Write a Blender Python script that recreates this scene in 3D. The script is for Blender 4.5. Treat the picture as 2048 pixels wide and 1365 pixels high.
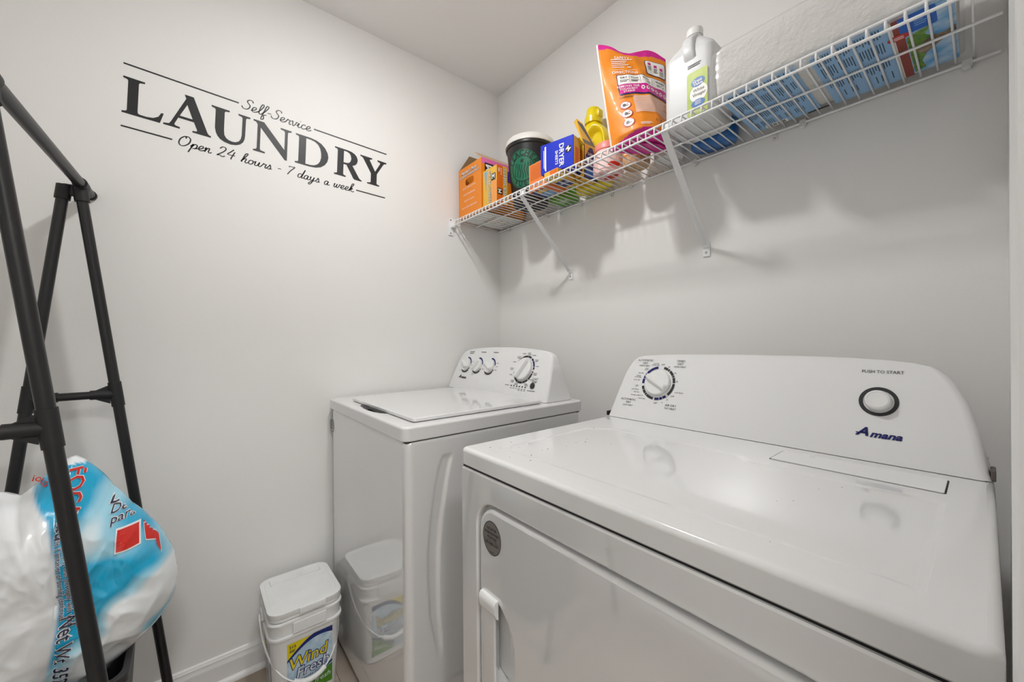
import bpy, bmesh, math, random
from mathutils import Vector, Matrix, noise
random.seed(7)
for o in list(bpy.data.objects): bpy.data.objects.remove(o)
sc = bpy.context.scene
COL = sc.collection
# ------------------------------------------------------------------ camera
CAM = Vector((1.637, -1.2628, 1.1438))
yaw, pit, rol = 0.68729, -0.0014, -0.00788
F = Vector((-math.cos(yaw)*math.cos(pit), math.sin(yaw)*math.cos(pit), math.sin(pit)))
R0 = F.cross(Vector((0, 0, 1))).normalized(); U0 = R0.cross(F)
RR = R0*math.cos(rol)+U0*math.sin(rol); UU = U0*math.cos(rol)-R0*math.sin(rol)
cd = bpy.data.cameras.new('camera'); cam = bpy.data.objects.new('camera', cd); COL.objects.link(cam)
cd.sensor_width = 36; cd.lens = 777.06/2048*36; cd.clip_start = 0.01
cam.matrix_world = Matrix(((RR.x, UU.x, -F.x, CAM.x), (RR.y, UU.y, -F.y, CAM.y), (RR.z, UU.z, -F.z, CAM.z), (0, 0, 0, 1)))
sc.camera = cam
# ------------------------------------------------------------------ world, lamps, exposure
w = bpy.data.worlds.new('world'); sc.world = w; w.use_nodes = True
w.node_tree.nodes['Background'].inputs[0].default_value = (0.9, 0.95, 1, 1)
w.node_tree.nodes['Background'].inputs[1].default_value = 0.15
sc.view_settings.view_transform = 'Standard'; sc.view_settings.look = 'None'
sc.view_settings.gamma = 1; sc.view_settings.use_curve_mapping = False
sc.view_settings.exposure = 0.31
LAMP = (0.745, -0.835, 2.388)      # small dome light on the laundry room ceiling
LAMP_R, LAMP_STRENGTH = 0.053, 318
HALL_FILL_POWER, PANEL_FILL_POWER = 68, 6.5  # strengths of the two fill lights added in the hall
# ------------------------------------------------------------------ helpers
def lin(c):
    c = c/255; return c/12.92 if c <= .04045 else ((c+.055)/1.055)**2.4
def rgb(h):
    if isinstance(h, str): h = [int(h[i:i+2], 16) for i in (1, 3, 5)]
    return tuple(lin(v) for v in h[:3])
MATS = {}
def M(name, col, rough=.5, spec=.5, metal=0, coat=0, bump=None, trans=0, emis=0, alpha=1, vcol=False, var=None, coat_rough=.08):
    if name in MATS: return MATS[name]
    m = bpy.data.materials.new(name); m.use_nodes = True; nt = m.node_tree; b = nt.nodes['Principled BSDF']
    c = rgb(col) if (isinstance(col, str) or max(col) > 1.001) else col
    b.inputs['Base Color'].default_value = (*c, 1)
    b.inputs['Roughness'].default_value = rough; b.inputs['Metallic'].default_value = metal
    b.inputs['Specular IOR Level'].default_value = spec; b.inputs['Coat Weight'].default_value = coat
    b.inputs['Coat Roughness'].default_value = coat_rough
    b.inputs['Transmission Weight'].default_value = trans; b.inputs['Alpha'].default_value = alpha
    if emis: b.inputs['Emission Color'].default_value = (*c, 1); b.inputs['Emission Strength'].default_value = emis
    tc = nt.nodes.new('ShaderNodeTexCoord')
    if vcol:
        a = nt.nodes.new('ShaderNodeVertexColor'); a.layer_name = 'Col'; nt.links.new(a.outputs[0], b.inputs['Base Color'])
    if var:   # (scale, amount, second colour)
        n = nt.nodes.new('ShaderNodeTexNoise'); n.inputs['Scale'].default_value = var[0]; n.inputs['Detail'].default_value = 4
        nt.links.new(tc.outputs['Object'], n.inputs['Vector'])
        mx = nt.nodes.new('ShaderNodeMix'); mx.data_type = 'RGBA'
        mx.inputs[6].default_value = (*c, 1); mx.inputs[7].default_value = (*rgb(var[2]), 1)
        mr = nt.nodes.new('ShaderNodeMapRange'); mr.inputs[1].default_value = .35; mr.inputs[2].default_value = .7; mr.inputs[4].default_value = var[1]
        nt.links.new(n.outputs[0], mr.inputs[0]); nt.links.new(mr.outputs[0], mx.inputs[0]); nt.links.new(mx.outputs[2], b.inputs['Base Color'])
    if bump:  # (scale, strength)
        n = nt.nodes.new('ShaderNodeTexNoise'); n.inputs['Scale'].default_value = bump[0]; n.inputs['Detail'].default_value = 3
        nt.links.new(tc.outputs['Object'], n.inputs['Vector'])
        bp = nt.nodes.new('ShaderNodeBump'); bp.inputs['Strength'].default_value = bump[1]; bp.inputs['Distance'].default_value = .004
        nt.links.new(n.outputs[0], bp.inputs['Height']); nt.links.new(bp.outputs[0], b.inputs['Normal'])
    if coat == 1: b.inputs['IOR'].default_value = 1.75; b.inputs['Coat IOR'].default_value = 1.7
    MATS[name] = m; return m
WO = {}
def tag(o, label, cat, group=None):
    o['label'] = label; o['category'] = cat
    if group: o['group'] = group
    return o
def thing(name, label, cat, loc, group=None):
    o = bpy.data.objects.new(name, None); COL.objects.link(o); o.location = loc; o.empty_display_size = .05
    WO[o.name] = Vector(loc); return tag(o, label, cat, group)
class MB:
    def __init__(s): s.v = []; s.f = []; s.c = []
    def add(s, vf, fn=None):
        v, f = vf; n = len(s.v)
        s.v += [Vector(fn(*p)) if fn else Vector(p) for p in v]; s.f += [[i+n for i in q] for q in f]; return s
    def build(s, name, mat, parent=None, smooth=0, loc=None, kind=None):
        me = bpy.data.meshes.new(name)
        org = WO[parent.name] if parent else Vector(loc if loc is not None else (0, 0, 0))
        me.from_pydata([p-org for p in s.v], [], s.f); me.materials.append(mat)
        o = bpy.data.objects.new(name, me); COL.objects.link(o)
        bm = bmesh.new(); bm.from_mesh(me); bmesh.ops.recalc_face_normals(bm, faces=bm.faces); bm.to_mesh(me); bm.free()
        if s.c:
            ca = me.color_attributes.new('Col', 'FLOAT_COLOR', 'POINT')
            for i, c in enumerate(s.c): ca.data[i].color = (*c, 1)
        if smooth:
            me.polygons.foreach_set('use_smooth', [True]*len(me.polygons))
            me.set_sharp_from_angle(angle=math.radians(smooth))
        if smooth and mat.name.startswith('white'):
            md = o.modifiers.new('weighted', 'WEIGHTED_NORMAL'); md.keep_sharp = True; md.weight = 100
        if parent: o.parent = parent; WO[o.name] = org
        else: o.location = org; WO[o.name] = org
        if kind: o['kind'] = kind
        return o
def put(name, vf, mat, parent=None, smooth=0, loc=None, fn=None, kind=None):
    return MB().add(vf, fn).build(name, mat, parent, smooth, loc, kind)
def bm_out(bm):
    bm.verts.index_update(); r = ([tuple(v.co) for v in bm.verts], [[v.index for v in f.verts] for f in bm.faces]); bm.free(); return r
def box(x0, x1, y0, y1, z0, z1, bev=0, seg=2):
    bm = bmesh.new(); bmesh.ops.create_cube(bm, size=1)
    for v in bm.verts: v.co = ((x0+x1)/2+v.co.x*(x1-x0), (y0+y1)/2+v.co.y*(y1-y0), (z0+z1)/2+v.co.z*(z1-z0))
    if bev: bmesh.ops.bevel(bm, geom=list(bm.edges), offset=bev, segments=seg, affect='EDGES', profile=.5)
    return bm_out(bm)
def loft(rings, cap=True, closed=False):
    v = []; f = []; n = len(rings[0])
    for r in rings: v += [tuple(p) for p in r]
    m = len(rings)
    for i in range(m if closed else m-1):
        a = i*n; b = ((i+1) % m)*n
        for j in range(n): k = (j+1) % n; f.append([a+j, a+k, b+k, b+j])
    if cap and not closed: f.append(list(range(n))[::-1]); f.append(list(range((m-1)*n, m*n)))
    return v, f
def tube(pts, r, n=8):
    pts = [Vector(p) for p in pts]; rings = []; up = None
    for i, p in enumerate(pts):
        t = (pts[min(i+1, len(pts)-1)]-pts[max(i-1, 0)]).normalized()
        if up is None: up = t.orthogonal().normalized()
        up = (up-t*up.dot(t)).normalized(); s = t.cross(up); rr = r[i] if isinstance(r, (list, tuple)) else r
        rings.append([p+(up*math.cos(a)+s*math.sin(a))*rr for a in [2*math.pi*k/n for k in range(n)]])
    return loft(rings)
def rrect(cx, cy, hx, hy, r, n=5):
    out = []
    for sx, sy, a0 in ((1, 1, 0), (-1, 1, 90), (-1, -1, 180), (1, -1, 270)):
        for k in range(n+1):
            a = math.radians(a0+90*k/n); out.append((cx+sx*(hx-r)+r*math.cos(a), cy+sy*(hy-r)+r*math.sin(a)))
    return out
def lathe(prof, cx, cy, n=32):
    return loft([[(cx+r*math.cos(2*math.pi*k/n), cy+r*math.sin(2*math.pi*k/n), z) for k in range(n)] for r, z in prof])
def crv(polys, depth=0):
    """filled 2-D polygons (even-odd holes) -> mesh"""
    cu = bpy.data.curves.new('t', 'CURVE'); cu.dimensions = '2D'; cu.fill_mode = 'BOTH'; cu.extrude = depth
    for P in polys:
        s = cu.splines.new('POLY'); s.points.add(len(P)-1); s.use_cyclic_u = True
        for q, p in zip(s.points, P): q.co = (p[0], p[1], 0, 1)
    return _conv(cu)
def _conv(cu):
    o = bpy.data.objects.new('t', cu); COL.objects.link(o); dg = bpy.context.evaluated_depsgraph_get()
    me = bpy.data.meshes.new_from_object(o.evaluated_get(dg))
    r = ([tuple(v.co) for v in me.vertices], [list(p.vertices) for p in me.polygons])
    bpy.data.objects.remove(o); bpy.data.curves.remove(cu); bpy.data.meshes.remove(me); return r
TC = {}
def text(body, size=1, bold=0, shear=0, sx=1, al='CENTER', spacing=1):
    k = (body, size, bold, shear, sx, al, spacing)
    if k not in TC:
        cu = bpy.data.curves.new('t', 'FONT'); cu.body = body; cu.size = size; cu.offset = bold*size; cu.shear = shear
        cu.align_x = al; cu.align_y = 'CENTER'; cu.resolution_u = 2; cu.space_character = spacing; cu.fill_mode = 'FRONT'
        v, f = _conv(cu); TC[k] = ([(a*sx, b, 0) for a, b, c in v], f)
    return TC[k]
def at(vf, dx, dy, rot=0):
    c, s = math.cos(math.radians(rot)), math.sin(math.radians(rot))
    return [(dx+c*x-s*y, dy+s*x+c*y, z) for x, y, z in vf[0]], vf[1]
def subd(vf, ml):
    bm = bmesh.new(); vs = [bm.verts.new(p) for p in vf[0]]
    for f in vf[1]:
        try: bm.faces.new([vs[i] for i in f])
        except ValueError: pass
    bmesh.ops.triangulate(bm, faces=bm.faces)
    for _ in range(5):
        e = [e for e in bm.edges if e.calc_length() > ml]
        if not e: break
        bmesh.ops.subdivide_edges(bm, edges=e, cuts=1); bmesh.ops.triangulate(bm, faces=bm.faces)
    return bm_out(bm)
def quad(x0, y0, x1, y1): return [(x0, y0, 0), (x1, y0, 0), (x1, y1, 0), (x0, y1, 0)], [[0, 1, 2, 3]]
def disc(cx, cy, rx, ry=None, n=32): 
    ry = ry or rx
    return [(cx+rx*math.cos(2*math.pi*k/n), cy+ry*math.sin(2*math.pi*k/n), 0) for k in range(n)], [list(range(n))]
def arc(cx, cy, r0, r1, a0, a1, n=14):
    v = []; f = []
    for k in range(n+1):
        a = math.radians(a0+(a1-a0)*k/n); v += [(cx+r0*math.cos(a), cy+r0*math.sin(a), 0), (cx+r1*math.cos(a), cy+r1*math.sin(a), 0)]
        if k: f.append([2*k-2, 2*k-1, 2*k+1, 2*k])
    return v, f
def frame(o, ux, uy, off=0.0):
    o = Vector(o); ux = Vector(ux).normalized(); uy = Vector(uy).normalized(); n = ux.cross(uy)
    return lambda x, y, z=0, e=0: o+ux*x+uy*y+n*(off+z+e)
def lines(x0, x1, ys, h, jit=.25):
    b = MB()
    for y in ys: b.add(quad(x0, y, x1-(x1-x0)*jit*random.random(), y+h))
    return [tuple(p) for p in b.v], b.f
def catmull(P, k=5):
    P = [Vector(p) for p in P]; out = []
    for i in range(len(P)-1):
        a = P[max(i-1, 0)]; b = P[i]; c = P[i+1]; d = P[min(i+2, len(P)-1)]
        for j in range(k):
            t = j/k; out.append(.5*((2*b)+(c-a)*t+(2*a-5*b+4*c-d)*t*t+(3*b-a-3*c+d)*t**3))
    return out+[P[-1]]
def ribbon(P, wd):
    v = []; f = []
    for i, p in enumerate(P):
        t = P[min(i+1, len(P)-1)]-P[max(i-1, 0)]; t = t.normalized() if t.length > 1e-9 else Vector((1, 0))
        n = Vector((-t.y, t.x)); h = wd*(.75+.35*abs(t.y))/2
        v += [(p.x+n.x*h, p.y+n.y*h, 0), (p.x-n.x*h, p.y-n.y*h, 0)]
        if i: f.append([2*i-2, 2*i-1, 2*i+1, 2*i])
    return v, f
# ------------------------------------------------------------------ materials
m_wall = M('painted wall', (.845, .834, .812), .75, .25, bump=(260, .05))
m_ceil = M('ceiling paint', (.90, .895, .885), .85, .2, bump=(200, .05))
m_trim = M('white trim paint', (.80, .795, .785), .35, .45)
m_appl = M('white enamel', (.74, .74, .735), .06, .8, coat=1, coat_rough=.02)
m_appt = M('white enamel top', (.75, .75, .745), .12, .55, coat=.6, coat_rough=.05)
m_plas = M('white console plastic', (.80, .80, .795), .3, .45)
m_knob = M('white knob plastic', (.82, .82, .81), .25, .5)
m_dark = M('dark gap', (.015, .015, .016), .6, .2)
m_black = M('black tube', (.011, .011, .012), .34, .45)
m_blkpl = M('black plastic joint', (.013, .013, .014), .5, .4)
m_char = M('charcoal print', (.035, .035, .037), .5, .3)
m_grey = M('grey print', (.23, .23, .24), .6, .2)
m_navy = M('navy print', (.010, .012, .12), .5, .3)
m_wire = M('white coated wire', (.87, .87, .87), .35, .45)
m_clip = M('clear white clip', (.75, .75, .74), .3, .5)
m_steel = M('steel', (.5, .5, .5), .35, .5, metal=1)
# ------------------------------------------------------------------ room shell
W, H, YF = 1.667, 2.44, -1.86
def struct(name, vf, m, parent=None, smooth=0):
    o = put(name, vf, m, parent, smooth)
    if not parent: o['kind'] = 'structure'
    return o
HY = -3.7
struct('wall_left', box(-.12, 0, YF-.12, .12, 0, H+.02), m_wall)
struct('wall_back', box(0, 3.0, 0, .12, 0, H+.02), m_wall)
struct('wall_front', box(0, W+.115, YF-.12, YF, 0, H+.02), m_wall)
struct('wall_hall_end', box(W, 3.0, HY-.12, HY, 0, H+.02), m_wall)
struct('wall_hall_side', box(W, W+.115, HY, YF-.12, 0, H+.02), m_wall)
DY0, DY1, DH = -1.775, -.992, 2.05       # door opening in the right wall
mb = MB(); mb.add(box(W, W+.115, DY1, 0, 0, H)).add(box(W, W+.115, YF, DY0, 0, H)).add(box(W, W+.115, DY0, DY1, DH, H))
o = mb.build('wall_right', m_wall); o['kind'] = 'structure'
struct('wall_hall', box(3.0, 3.12, HY-.12, .12, 0, H+.02), m_wall)
struct('ceiling', box(-.12, 3.12, HY-.12, .12, H, H+.1), m_ceil)
fl = struct('floor', box(-.12, 3.12, HY-.12, .12, -.05, -.004), M('floor joint', (.05, .04, .03), .8))
m_pl = [M('vinyl plank %d' % i, c, .4, .4, var=(9, .6, d), bump=(60, .1)) for i, (c, d) in enumerate((('#b3a699', '#8f8071'), ('#a89a8b', '#857768'), ('#bdb1a4', '#9b8c7c')))]
k = 0
for i in range(25):
    y1 = .0-i*.148; off = (i*.37) % 1.0; xa = 0 if y1 > YF else W+.115
    xs = [xa]+[x for x in (off+.02, off+1.02, off+2.02) if xa+.02 < x < 2.99]+[3.0]
    for a, b in zip(xs, xs[1:]):
        if b-a < .02: continue
        put('plank', box(a+.0008, b-.0008, max(y1-.147, HY), y1, -.004, 0, .0009, 1), m_pl[(k*7+i) % 3], fl); k += 1
# baseboards: shaped profile swept along the walls
prof = [(0, 0), (.014, 0), (.014, .062), (.0125, .066), (.0125, .070), (.0095, .079), (.0105, .083), (.008, .087), (.0065, .0915), (.003, .094), (0, .094)]
shoe = [(.014, 0), (.026, 0), (.0255, .006), (.023, .012), (.019, .0155), (.014, .017)]
def base(name, fn, L):
    mb = MB()
    for pr in (prof, shoe): mb.add(loft([[fn(d, z, t) for d, z in pr] for t in (0, L)]))
    o = mb.build(name, m_trim, None, 35); o['kind'] = 'structure'
base('baseboard_left', lambda d, z, t: (d, -.001-t, z), -YF-.002)
base('baseboard_back', lambda d, z, t: (.027+t, -d, z), W-.03)
base('baseboard_front', lambda d, z, t: (.027+t, YF+d, z), W-.03)
base('baseboard_right', lambda d, z, t: (W-d, -.03-t, z), .885)
# door casing and jamb of the opening the photographer stands in
def casing(name, y0, y1, z0, z1):
    struct(name, box(1.6455, W, y0, y1, z0, z1, .004, 3), m_trim)
casing('trim_1', -.994, -.924, 0, DH+.065); casing('trim_2', -1.843, -1.773, 0, DH+.065); casing('trim_3', -1.773, -.994, DH-.005, DH+.065)
mb = MB().add(box(W, W+.115, DY1-.014, DY1-.0005, 0, DH)).add(box(W, W+.115, DY0+.0005, DY0+.014, 0, DH)).add(box(W, W+.115, DY0+.014, DY1-.014, DH-.014, DH-.0005))
mb.build('trim_4', m_trim)['kind'] = 'structure'
# ------------------------------------------------------------------ lamps
t = thing('ceiling_light', 'small round dome light in the middle of the laundry room ceiling', 'ceiling light', (LAMP[0], LAMP[1], H))
put('housing', lathe([(.01, H-.0005), (LAMP_R+.016, H-.0005), (LAMP_R+.013, LAMP[2]+.016), (LAMP_R+.004, LAMP[2]+.0105), (LAMP_R, LAMP[2]+.0105), (LAMP_R, LAMP[2]+.03), (.01, LAMP[2]+.03)], LAMP[0], LAMP[1], 40), m_trim, t, 40)
put('diffuser', lathe([(.001, LAMP[2]+.028), (LAMP_R*.98, LAMP[2]+.028)]+[(max(.001, LAMP_R*.98*math.cos(math.radians(9*k))), LAMP[2]+.0125*(1-math.sin(math.radians(9*k)))) for k in range(11)], LAMP[0], LAMP[1], 40), M('lit diffuser', (1, .998, .992), .3, emis=LAMP_STRENGTH), t, 60)
t = thing('ceiling_light', 'added round fill light on the unseen hall ceiling outside the doorway', 'ceiling light', (2.45, -1.3, H))  # added out-of-view fill, brightens the room through the doorway
put('rim', lathe([(.155, H-.001), (.172, H-.001), (.172, H-.03), (.155, H-.03)], 2.45, -1.3), m_trim, t, 40)
put('diffuser', lathe([(.001, H-.002), (.153, H-.002), (.153, H-.03), (.10, H-.045), (.001, H-.05)], 2.45, -1.3), M('hall fill glow', (1, .995, .985), .4, emis=HALL_FILL_POWER), t, 40)
t = thing('ceiling_light', 'added long flat fill light panel further down the unseen hall ceiling', 'ceiling light', (2.40, -2.45, H))  # second added fill, lifts the dryer front
put('frame', box(2.20, 2.60, -3.10, -1.80, H-.03, H-.0005, .004), m_trim, t)
put('diffuser', box(2.215, 2.585, -3.085, -1.815, H-.034, H-.0295), M('panel fill glow', (1, .995, .985), .4, emis=PANEL_FILL_POWER), t)
# ------------------------------------------------------------------ appliances
def interp(T, z):
    if z <= T[0][0]: return T[0][1:]
    for a, b in zip(T, T[1:]):
        if z <= b[0]:
            k = (z-a[0])/(b[0]-a[0]); return tuple(p+(q-p)*k for p, q in zip(a[1:], b[1:]))
    return T[-1][1:]
def console(T, r=.012):
    """T rows: z, x left, x right, y front, y back -> lofted console shell"""
    zs = []
    for a, b in zip(T, T[1:]): zs += [a[0]+(b[0]-a[0])*k/4 for k in range(4)]
    zs.append(T[-1][0]); rings = []
    for z in zs:
        xl, xr, yf, yb = interp(T, z); q = min(r, (xr-xl)*.3, (yb-yf)*.45)
        rings.append([(x, y, z) for x, y in rrect((xl+xr)/2, (yf+yb)/2, (xr-xl)/2, (yb-yf)/2, q, 5)])
    return loft(rings)
def rim_top(cx, cy, hx, hy, r, z0, z1, e, n=6):
    """rounded slab: vertical edge radius r, top edge radius e"""
    rings = [rrect(cx, cy, hx-.003, hy-.003, r, n), rrect(cx, cy, hx, hy, r, n)]; zz = [z0, z0+.003]
    for k in range(6):
        a = math.radians(90*k/5); d = e*(1-math.cos(a)); rings.append(rrect(cx, cy, hx-d, hy-d, max(r-d, .002), n)); zz.append(z1-e+e*math.sin(a))
    return [[(x, y, z) for x, y in ring] for ring, z in zip(rings, zz)]
def knob(fn, cx, cy, r, h, ang, parent, name='knob'):
    """round control knob with a raised grip bar; fn maps panel plane to the world"""
    prof = [(r, 0), (r, h*.35), (r*.94, h*.48), (r*.80, h*.52)]
    mb = MB(); n = 36
    mb.add(loft([[(cx+q*math.cos(2*math.pi*k/n), cy+q*math.sin(2*math.pi*k/n), z) for k in range(n)] for q, z in prof]), fn)
    k = mb.build(name, m_knob, parent, 35)
    a = math.radians(ang); c, s = math.cos(a), math.sin(a); g = []
    for z, hw, hl in ((h*.5, r*.30, r*.97), (h*.85, r*.22, r*.95), (h*1.0, r*.12, r*.88)):
        g.append([(cx+c*x-s*y, cy+s*x+c*y, z) for x, y in rrect(0, 0, hl, hw, hw*.9, 4)])
    put('grip', loft(g), m_knob, k, 40, fn=fn)
    return k
# ---- washer
wx0, wx1, wyf, wyb = .024, .702, -.849, -.175
wt = thing('washing_machine', 'white top-load washing machine in the corner with three small knobs and a big dial', 'washing machine', (.363, -.51, 0))
gd = [(.28, -.756, -.752), (.304, -.757, -.750), (.413, -.779, -.760), (.51, -.783, -.761), (.579, -.783, -.759), (.671, -.774, -.749), (.761, -.759, -.733), (.80, -.750, -.724), (.82, -.742, -.718), (.838, -.735, -.713)]
def groove(y, z):
    if not .285 < z < .836: return 0
    a, b = interp(gd, z); c = (a+b)/2; hw = (b-a)/2+.003; d = abs(y-c)/hw
    e = min(1, (.836-z)/.012, (z-.285)/.05)
    return .0065*e*max(0, min(1, (1.25-d)/.5))
outl = []
r = .022
for cx_, cy_, a0 in ((wx1-r, wyb-r, 0), (wx0+r, wyb-r, 90), (wx0+r, wyf+r, 180), (wx1-r, wyf+r, 270)):
    outl += [(cx_+r*math.cos(math.radians(a0+15*k)), cy_+r*math.sin(math.radians(a0+15*k))) for k in range(7)]
outl += [(wx1, wyf+r+.004*k) for k in range(1, 35)]
zl = [.024, .027]+[.03+.01*k for k in range(25)]+[.28+.0065*k for k in range(87)]+[.86, .872, .879, .8825]
rings = []
for z in zl:
    d = .003 if z in (.024, .8825) else (.0008 if z == .879 else 0)
    rings.append([(x+(-d if x > .36 else d)-(groove(y, z) if x > wx1-1e-6 else 0), y+(d if y < -.5 else -d), z) for x, y in outl])
put('cabinet', loft(rings), m_appl, wt, 50)
mb = MB()
for fx in (.06, .665):
    for fy in (-.80, -.22): put('levelling_foot', lathe([(.018, 0), (.02, .004), (.014, .026)], fx, fy, 12), m_dark, wt, 40)
put('seam', box(wx0+.004, wx1-.004, wyf+.004, wyb-.004, .8815, .8875), m_dark, wt)
dx, dy_, hx, hy = .3625, -.5105, .3435, .3455
rg = rim_top(dx, dy_, hx, hy, .02, .886, .925, .007)
scoop = [(.255, -.806), (.262, -.812), (.275, -.820), (.30, -.8275), (.34, -.833), (.39, -.835), (.43, -.832), (.462, -.824), (.482, -.813), (.487, -.806), (.487, -.785), (.255, -.785)]
mb = MB().add(loft(rg, cap=False))
tv, tf = crv([[(x, y) for x, y, z in rg[-1]], scoop]); mb.add(([(x, y, .925) for x, y, z in tv], tf))
mb.add(loft([[(x, y, .925) for x, y in scoop], [(x*.97+.011, max(y, -.829), .905) for x, y in scoop]], cap=False))
mb.build('top_deck', m_appt, wt, 40)
put('scoop_shade', ([(x, y, .9055) for x, y in scoop], [list(range(len(scoop)))]), m_dark, wt)  # dark colour stands in for the shade under the lid's front edge
lid = [[(x, y, z) for x, y in rrect(.4075, -.571, .2585-d, .2385-d, .012, 5)] for z, d in ((.9262, .002), (.9275, 0), (.9345, 0), (.9365, .0012), (.9375, .004))]
put('lid', loft(lid), m_appt, wt, 30)
for x in (.20, .615): put('lid_hinge', box(x-.02, x+.02, -.338, -.325, .9255, .936, .002), m_appt, wt, 40)
WT = [(.926, .003, .672, -.322, -.185), (.962, .005, .667, -.307, -.196), (1.002, .011, .661, -.291, -.207), (1.041, .020, .655, -.276, -.216), (1.07, .033, .646, -.264, -.222),
      (1.085, .043, .640, -.258, -.226), (1.094, .056, .630, -.254, -.229), (1.101, .085, .604, -.251, -.232), (1.107, .13, .56, -.249, -.236), (1.112, .20, .50, -.2475, -.240), (1.115, .31, .42, -.246, -.243)]
put('console', console(WT), m_plas, wt, 40)
SL = .40
fw = frame((0, -.322, .925), (1, 0, 0), (0, SL, 1), .0012)
ky = lambda z: (z-.925)*math.sqrt(1+SL*SL)
for x, a in ((.104, 150), (.195, 60), (.288, 150)):
    knob(fw, x, ky(1.033), .030, .022, a, wt)
    dark, navy, grey = MB(), MB(), MB()
    dark.add(arc(x, ky(1.033), .032, .038, 200, 320), fw); dark.add(arc(x, ky(1.033), .032, .037, -35, -25), fw)
    navy.add(arc(x, ky(1.033), .032, .038, 10, 95), fw)
    for a2 in (20, 45, 70): grey.add(lines(x+.041, x+.056, [ky(1.033)+(a2-45)*.0006], .0022), fw)
    for i_ in range(2 if x < .15 else 1): grey.add(lines(x-.002, x+.036, [ky(1.091)-.008*i_], .0035), fw)
    dark.build('dial_ring', m_char, wt); navy.build('dial_ring_blue', m_navy, wt); grey.build('knob_lettering', m_grey, wt, kind='stuff')
knob(fw, .511, ky(1.032), .0445, .025, 62, wt, 'cycle_dial')
dark, navy, grey = MB(), MB(), MB()
for a0, a1 in ((62, 84), (86, 118), (120, 187), (192, 218), (221, 250), (253, 280), (283, 312), (315, 345), (348, 354)): dark.add(arc(.511, ky(1.032), .049, .0565, a0, a1), fw)
for a0, a1 in ((2, 12), (14, 40), (42, 56)): navy.add(arc(.511, ky(1.032), .049, .0565, a0, a1), fw)
for a in range(-60, 270, 24):
    q = math.radians(a); px = .511+.072*math.cos(q); py = ky(1.032)+.066*math.sin(q)
    grey.add(lines(px-.011, px+.011, [py], .0022), fw)
    if a % 48 == 36: grey.add(lines(px-.009, px+.011, [py-.0055], .0022), fw)
for k in range(6): grey.add(lines(.459+.0164*k, .470+.0164*k, [ky(.959), ky(.954)][:1+(k > 2)], .0018), fw)
grey.add(lines(.425, .455, [ky(.968)], .002), fw)
grey.add(at(text('START', .011), .588, ky(1.0)), fw); grey.add(lines(.573, .603, [ky(.992), ky(.988)], .0018), fw); grey.add(lines(.56, .61, [ky(.957)], .0022), fw)
dark.build('dial_ring', m_char, wt, kind='stuff'); navy.build('dial_ring_blue', m_navy, wt, kind='stuff'); grey.build('control_lettering', m_grey, wt, kind='stuff')
for k in range(6): put('indicator_light', disc(.464+.0164*k, ky(.968), .0042, .0026, 10), m_char, wt, fn=fw)
def amana(mb, fn, x, y, h):
    mb.add(at(text('A', h*1.5, .035, .35, 1.1), x-h*1.45, y+h*.20), fn); mb.add(at(text('mana', h*1.15, .035, .35, 1.17), x+h*.70, y), fn)
    mb.add(quad(x-h*2.05, y-h*.02, x-h*.85, y+h*.10), fn)
dark = MB(); amana(dark, fw, .103, ky(.9765), .0145); dark.build('brand_logo', m_char, wt)
put('start_button', loft([[(x, y, z) for x, y, _ in disc(.583, ky(.976), rr_, None, 24)[0]] for rr_, z in ((.0115, 0), (.0115, .002), (.010, .003))]), m_char, wt, 40, fn=fw)
fs = frame((.032, wyf-.0006, .822), (1, 0, 0), (0, 0, 1))
st = put('sticker', disc(0, 0, .026, .031), M('pale grey sticker', '#a9a8a2', .4), wt, fn=fs)
mb = MB().add(arc(0, 0, .0245, .026, 0, 360, 40))
mb.add(lines(-.016, .016, [.014, .006, -.002, -.012], .0035, .2)); put('sticker_print', ([tuple(p) for p in mb.v], mb.f), m_char, st, fn=lambda x, y, z=0: fs(x, y, .0004))
# ---- dryer
dx0, dx1, dyf, dyb = .911, 1.644, -.8135, -.16
dt = thing('clothes_dryer', 'white front-load clothes dryer with one dial, push-to-start button and large door', 'dryer', (1.2775, -.49, 0))
put('cabinet', loft([[(x, y, z) for x, y in rrect((dx0+dx1)/2, (dyf+.03+dyb)/2, (dx1-dx0)/2, (dyb-dyf-.03)/2, .012, 4)] for z in (.018, .872)]), m_appl, dt, 40)
mb = MB()
for fx in (.95, 1.605):
    for fy in (-.76, -.2): put('levelling_foot', lathe([(.018, 0), (.02, .004), (.014, .02)], fx, fy, 12), m_dark, dt, 40)
# front panel with the door opening
cxp, czp = (dx0+dx1)/2, .4465
DX0, DX1, DZ0, DZ1 = .972, 1.583, .245, .8195
outer = rrect(cxp, czp, (dx1-dx0)/2, .4265, .008, 4); hole = rrect((DX0+DX1)/2, (DZ0+DZ1)/2, (DX1-DX0)/2, (DZ1-DZ0)/2, .055, 8)
ff = lambda x, z, e=0: (x, dyf+e, z)
mb = MB(); v, f = crv([rrect(cxp, czp, (dx1-dx0)/2-.004, .4225, .006, 4), rrect((DX0+DX1)/2, (DZ0+DZ1)/2, (DX1-DX0)/2+.004, (DZ1-DZ0)/2+.004, .059, 8)])
mb.add(([(x, y, 0) for x, y, z in v], f), ff)
def rings2(L): return loft([[(x, y, e) for x, y in ring] for ring, e in L], cap=False)
mb.add(rings2([(rrect(cxp, czp, (dx1-dx0)/2-.004, .4225, .006, 4), 0), (rrect(cxp, czp, (dx1-dx0)/2-.001, .4255, .008, 4), .0015), (outer, .005), (outer, .034)]), ff)
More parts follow.
